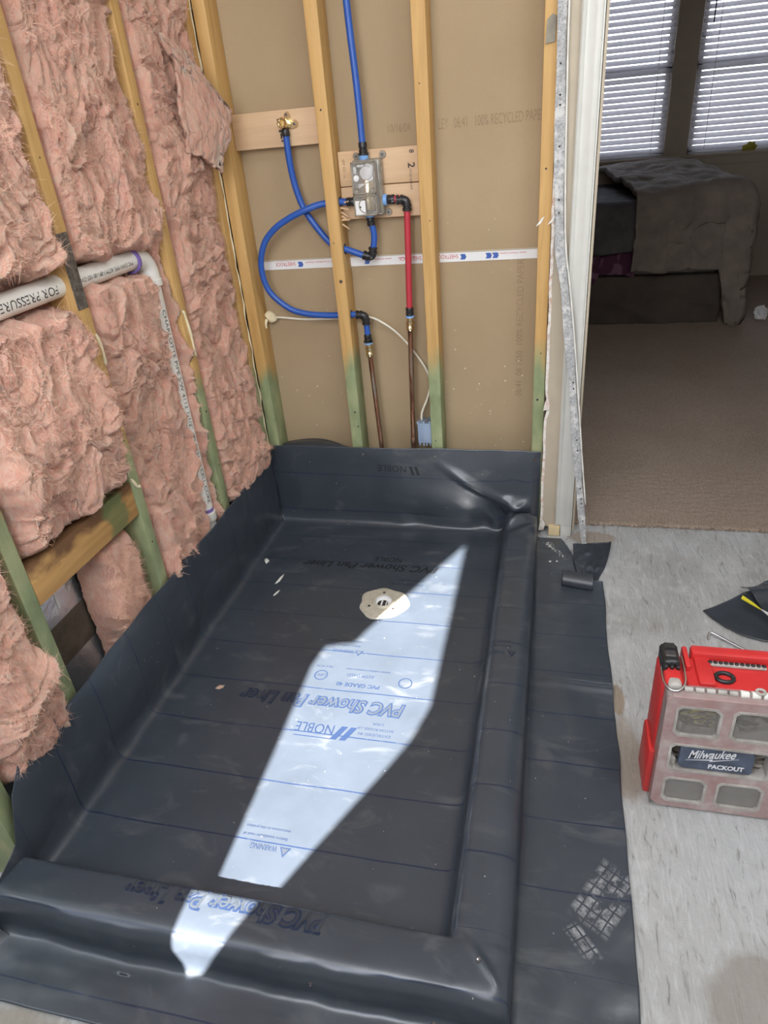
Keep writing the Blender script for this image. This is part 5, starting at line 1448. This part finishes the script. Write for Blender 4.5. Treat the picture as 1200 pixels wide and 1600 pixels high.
obj('wire_bail', tube_bm(spline([(1.339, -1.045, CT + 0.012), (1.340, -1.085, CT + 0.009), (1.337, -1.118, CT + 0.004), (1.322, -1.136, CT), (1.306, -1.132, CT), (1.297, -1.112, CT + 0.002), (1.2965, -1.075, CT + 0.006)], 6), 0.0022, 8), M['chrome'], tc, smooth=True)

# housing of the added ceiling lamp (out of frame)
fx = thing('ceiling_lamp', 'square white ceiling lamp above the bathroom floor', 'lamp', (1.9, -1.35, 2.67))
box('lamp_housing', 1.45, 2.35, -1.80, -0.90, 2.685, 2.749, M['white_paint'], fx, 0.01)
# ================================================================== BEDROOM
def blinds(n, x0, x1):
    wd = struct(box('window_%d' % n, x0, x1, YW + 0.060, YW + 0.066, WZ[0], WZ[1], M['glass']))
    bm = bmesh.new()
    for a in ((x0, x1, WZ[0], WZ[0] + 0.05), (x0, x1, WZ[1] - 0.05, WZ[1]), (x0, x0 + 0.045, WZ[0], WZ[1]), (x1 - 0.045, x1, WZ[0], WZ[1]), (x0, x1, 1.575, 1.625)):
        box_bm(a[0], a[1], YW + 0.045, YW + 0.085, a[2], a[3], bm=bm)
    obj('window_frame', bm, M['white_plastic'], wd)
    bl = thing('window_blind', 'white slatted blind over the %s bedroom window' % ('left' if n == 1 else 'right'), 'blind', ((x0 + x1) / 2, YW + 0.012, WZ[0]), 'white bedroom blinds')
    w = x1 - x0 - 0.016; pitch = 0.0425; tilt = math.radians(43)
    me = None; zz = WZ[0] + 0.045
    base = None
    while zz < WZ[1] - 0.05:
        if base is None:
            b = bmesh.new(); rows = []
            for s in np.linspace(-0.025, 0.025, 6):
                dz = 0.0025 * (1 - (s / 0.025) ** 2)
                y = s * math.cos(tilt) ; z_ = s * math.sin(tilt) + dz
                rows.append([[b.verts.new((xx, y, z_ + t)) for xx in (-w / 2, w / 2)] for t in (0.0, 0.0022)])
            for k in range(5):
                for t in (0, 1):
                    b.faces.new((rows[k][t][0], rows[k][t][1], rows[k + 1][t][1], rows[k + 1][t][0]))
            for k in (0, 5): b.faces.new((rows[k][0][0], rows[k][0][1], rows[k][1][1], rows[k][1][0]))
            bmesh.ops.translate(b, verts=b.verts, vec=((x0 + x1) / 2, YW + 0.012, zz))
            base = obj('slat', b, M['slat'], bl, smooth=False)
        else:
            c = base.copy(); COL.objects.link(c); c.location = base.location + Vector((0, 0, zz - z00)); 
        if me is None: me = True; z00 = zz
        zz += pitch
    box('bottom_rail', x0 + 0.008, x1 - 0.008, YW - 0.012, YW + 0.036, WZ[0] + 0.002, WZ[0] + 0.018, M['slat'], bl, 0.002)
    box('head_rail', x0 + 0.006, x1 - 0.006, YW - 0.014, YW + 0.040, WZ[1] - 0.05, WZ[1] - 0.002, M['slat'], bl, 0.002)
    for x in ((1.775, 1.12) if n == 1 else (2.185, 2.80)):
        tube('ladder_cord', [(x, YW - 0.012, WZ[0] + 0.01), (x, YW - 0.012, WZ[1] - 0.03)], 0.0026, M['white_plastic'], bl, 6)
    if n == 2:
        tube('tilt_wand', [(2.135, YW - 0.02, 1.86), (2.137, YW - 0.02, 2.3)], 0.005, M['dark_steel'], bl, 8)
def slatmat():
    k = NT('blind_slat')
    k.base((0.80, 0.79, 0.80)); k.rough(0.45)
    tl = k.n('BsdfTranslucent'); tl.inputs[0].default_value = (0.75, 0.74, 0.78, 1)
    mx = k.n('MixShader'); mx.inputs[0].default_value = 0.5
    k.l(k.p.outputs[0], mx.inputs[1]); k.l(tl.outputs[0], mx.inputs[2]); k.l(mx.outputs[0], k.out.inputs[0])
    return k.m
M['slat'] = slatmat()
def glassmat():
    k = NT('window_glass')
    tr = k.n('BsdfTransparent'); gl = k.n('BsdfGlossy'); gl.inputs['Roughness'].default_value = 0.02
    fr = k.n('Fresnel'); fr.inputs[0].default_value = 1.45
    mx = k.n('MixShader'); k.l(fr.outputs[0], mx.inputs[0]); k.l(tr.outputs[0], mx.inputs[1]); k.l(gl.outputs[0], mx.inputs[2])
    k.l(mx.outputs[0], k.out.inputs[0]); return k.m
M['glass'] = glassmat()
blinds(1, *W1); blinds(2, *W2)
struct(box('trim_5', W1[0] - 0.06, W1[1] + 0.04, YW - 0.045, YW + 0.04, WZ[0] - 0.022, WZ[0], M['taupe_wall'], bev=0.003), 'painted sill below the left bedroom window')
sl = struct(box('trim_6', W2[0] - 0.04, W2[1] + 0.06, YW - 0.045, YW + 0.04, WZ[0] - 0.022, WZ[0], M['taupe_wall'], bev=0.003), 'painted sill below the right bedroom window')
box('sill_apron', W2[0] - 0.02, W2[1] + 0.04, YW - 0.018, YW - 0.0005, WZ[0] - 0.085, WZ[0] - 0.022, M['taupe_wall'], sl, 0.003)

M['comforter'] = simple('grey_brown_fleece', (0.24, 0.20, 0.17), 0.95, var=0.16, scale=9, bump=0.35, bscale=45, bdist=0.012, spec=0.1)
M['navy'] = simple('dark_charcoal_bedding', (0.105, 0.095, 0.098), 0.9, var=0.2, scale=10, bump=0.3, bscale=30, spec=0.1)
M['spring'] = simple('dark_brown_cover', (0.105, 0.085, 0.070), 0.95, var=0.14, scale=6, bump=0.25, bscale=18, bdist=0.02, spec=0.1)
def pattern():
    k = NT('plum_patterned_sheet')
    w = k.n('TexWave', wave_type='RINGS'); w.inputs['Scale'].default_value = 9; w.inputs['Distortion'].default_value = 9; w.inputs['Detail'].default_value = 2
    k.l(k.coord(), w.inputs['Vector'])
    k.base(k.ramp(w.outputs['Fac'], [(0.35, (0.085, 0.022, 0.055)), (0.7, (0.20, 0.09, 0.15))])); k.rough(0.9)
    return k.m
M['plum'] = pattern()
bed = thing('bed', 'bed in a dark brown cover standing under the bedroom windows', 'bed', (1.3, 3.6, 0.0))
# base with a loose cover
u, v = np.meshgrid(np.linspace(0, 1, 60), np.linspace(0, 1, 24), indexing='ij')
bs = box_bm(0.35, 2.165, 2.905, 4.28, 0.012, 0.335, 0.025, 3)
obj('base_cover', bs, M['spring'], bed, angle=50)
FX = 1.05 + 1.115 * u; FZ = 0.010 + 0.325 * v
FY = 2.900 - 0.012 * np.abs(fbm(u * 5, v * 2.2, 3, 61)) - 0.020 * np.clip(np.sin((u * 1.3 + v * 0.8) * 9), 0, 1) ** 3 * (1 - v)
cvr = from_mesh('cover_front', grid_mesh('cover_front', FX, FY, FZ), M['spring'], bed); cvr.modifiers.new('s', 'SOLIDIFY').thickness = 0.003
obj('mattress', box_bm(0.36, 2.14, 2.915, 4.28, 0.338, 0.755, 0.04, 3), simple('white_mattress', (0.42, 0.40, 0.37), 0.9, var=0.05), bed, angle=50)
for x in (0.45, 2.05):
    for y in (2.99, 4.18):
        box('leg', x - .03, x + .03, y - .03, y + .03, 0.0, 0.02, M['black_plastic'], bed)

def drape(name, x0, x1, y0, y1, top, xfall, yfall, m, label, cat, seed, amp=1.0, zf=None, left_round=0.05, res=(150, 130), parent=None, crown=0.0, thick=0.02, skirt=0.0, lean=0.0):
    """cloth over a box: hangs over the front (y0) by yfall and over the right end (x1) by xfall"""
    nu, nv = res
    Lx = (x1 - x0) + xfall; Ly = (y1 - y0) + yfall
    s, t = np.meshgrid(np.linspace(0, Lx, nu), np.linspace(0, Ly, nv), indexing='ij')
    rr = 0.075
    def fold(a, edge, base, sign):
        over = np.clip(a - (edge - rr), 0, None)
        ang = np.clip(over / rr, 0, np.pi / 2)
        hor = np.where(over < rr * np.pi / 2, rr * np.sin(ang), rr)
        ver = np.where(over < rr * np.pi / 2, rr * (1 - np.cos(ang)), rr + (over - rr * np.pi / 2))
        return np.where(a < edge - rr, a, edge - rr + hor), ver
    if skirt: t = t * (1 + skirt * sm((s - (x1 - x0) + 0.14) / 0.12) * sm((t - Ly + yfall) / yfall))
    hx, dx = fold(s, x1 - x0, 0, 1); hy, dy = fold(t, y1 - y0, 0, 1)
    X = x0 + hx; Y = y1 - hy
    Z = top - np.maximum(dx, dy) - 0.25 * np.minimum(dx, dy)
    n = amp * (0.030 * fbm(s * 2.6, t * 2.6, 3, seed) + 0.016 * (ridged(s * 4.5 + 0.6 * perlin(s * 2, t * 2, seed + 2), t * 3.2, 2, seed + 4) - 0.5))
    cr = 0.030 * amp * np.sin(s * 16 + 2.5 * perlin(s * 2, t, seed + 8)) * sm(dy / 0.25) + 0.03 * amp * np.sin(t * 14 + 2 * perlin(s, t * 2, seed + 9)) * sm(dx / 0.25)
    Z = Z + n * (1 - sm(np.maximum(dx, dy) / 0.1)) + crown * sm((t * 0 + (Y - y0)) / (y1 - y0)) * (1 - sm(dy / 0.1)) + 0.02 * perlin(s * 4, t * 0, seed + 5) * sm(dy / 0.2)
    Y = Y - (np.abs(n) + 0.6 * np.abs(cr)) * sm(dy / 0.1)
    X = X + (np.abs(n) + 0.6 * np.abs(cr)) * sm(dx / 0.1)
    X = X - lean * (Y - y0) / (y1 - y0) * (1 - s / Lx)
    if zf is not None: Z = zf(X, Y, Z, s, t)
    Z = np.maximum(Z, 0.022 + 0.006 * perlin(X * 30, Y * 30, 3))
    o = from_mesh(name, grid_mesh(name, X, Y, Z), m)
    md = o.modifiers.new('thick', 'SOLIDIFY'); md.thickness = thick; md.offset = -1
    return props(o, label, cat)
drape('dark_blanket', 0.9, 2.05, 2.888, 4.25, 0.800, 0.02, 0.26, M['navy'], 'dark charcoal blanket on the bed beside the doorway casing', 'blanket', 71, 0.6, thick=0.015)
drape('patterned_sheet', 1.15, 1.60, 2.905, 3.4, 0.775, 0.0, 0.40, M['plum'], 'plum patterned sheet hanging below the dark blanket', 'sheet', 75, 0.25, res=(70, 90), thick=0.004, zf=lambda X, Y, Z, s, t: np.where(Z < 0.45, Z, np.minimum(Z, 0.74)) - 0.06 * (s < 0.2) * (Z < 0.55))
drape('comforter', 1.555, 2.235, 2.850, 4.32, 0.875, 0.62, 0.46, M['comforter'], 'thick grey brown fleece comforter heaped over the bed end', 'comforter', 79, 1.0, crown=0.055, thick=0.035, skirt=0.20, lean=0.20, res=(210, 190))
# crumpled paper and small things by the bed
def crumple(name, c, r, m, label, cat, seed, flat=0.6):
    b = bmesh.new(); bmesh.ops.create_icosphere(b, subdivisions=3, radius=1)
    for v in b.verts:
        k = 1 + 0.55 * mnoise.noise(v.co * 2.3 + Vector((seed, seed, 0)))
        v.co = Vector((c[0] + v.co.x * r[0] * k, c[1] + v.co.y * r[1] * k, max(0.013, c[2] + v.co.z * r[2] * k)))
    o = obj(name, b, m, None); return props(o, label, cat)
crumple('crumpled_paper', (2.445, 2.93, 0.055), (0.040, 0.03, 0.045), M['white_plastic'], 'crumpled white paper on the carpet at the bed end', 'paper', 3)
crumple('black_bag', (2.98, 3.75, 0.40), (0.26, 0.22, 0.42), M['navy'], 'black bag standing behind the bed at the right edge', 'bag', 6)
b = bmesh.new(); bmesh.ops.create_icosphere(b, subdivisions=3, radius=1)
for v in b.verts:
    k = 1 + 0.5 * mnoise.noise(v.co * 2.0)
    v.co = Vector((2.522 + v.co.x * 0.050 * k, YW - 0.034 + v.co.y * 0.013, max(0.986, 1.005 + v.co.z * 0.040 * k)))
cl = obj('yellow_cloth', b, simple('yellow_green_cloth', (0.42, 0.38, 0.06), 0.9, var=0.25, scale=40), None, smooth=True)
props(cl, 'small yellow green cloth on the right window sill', 'cloth')
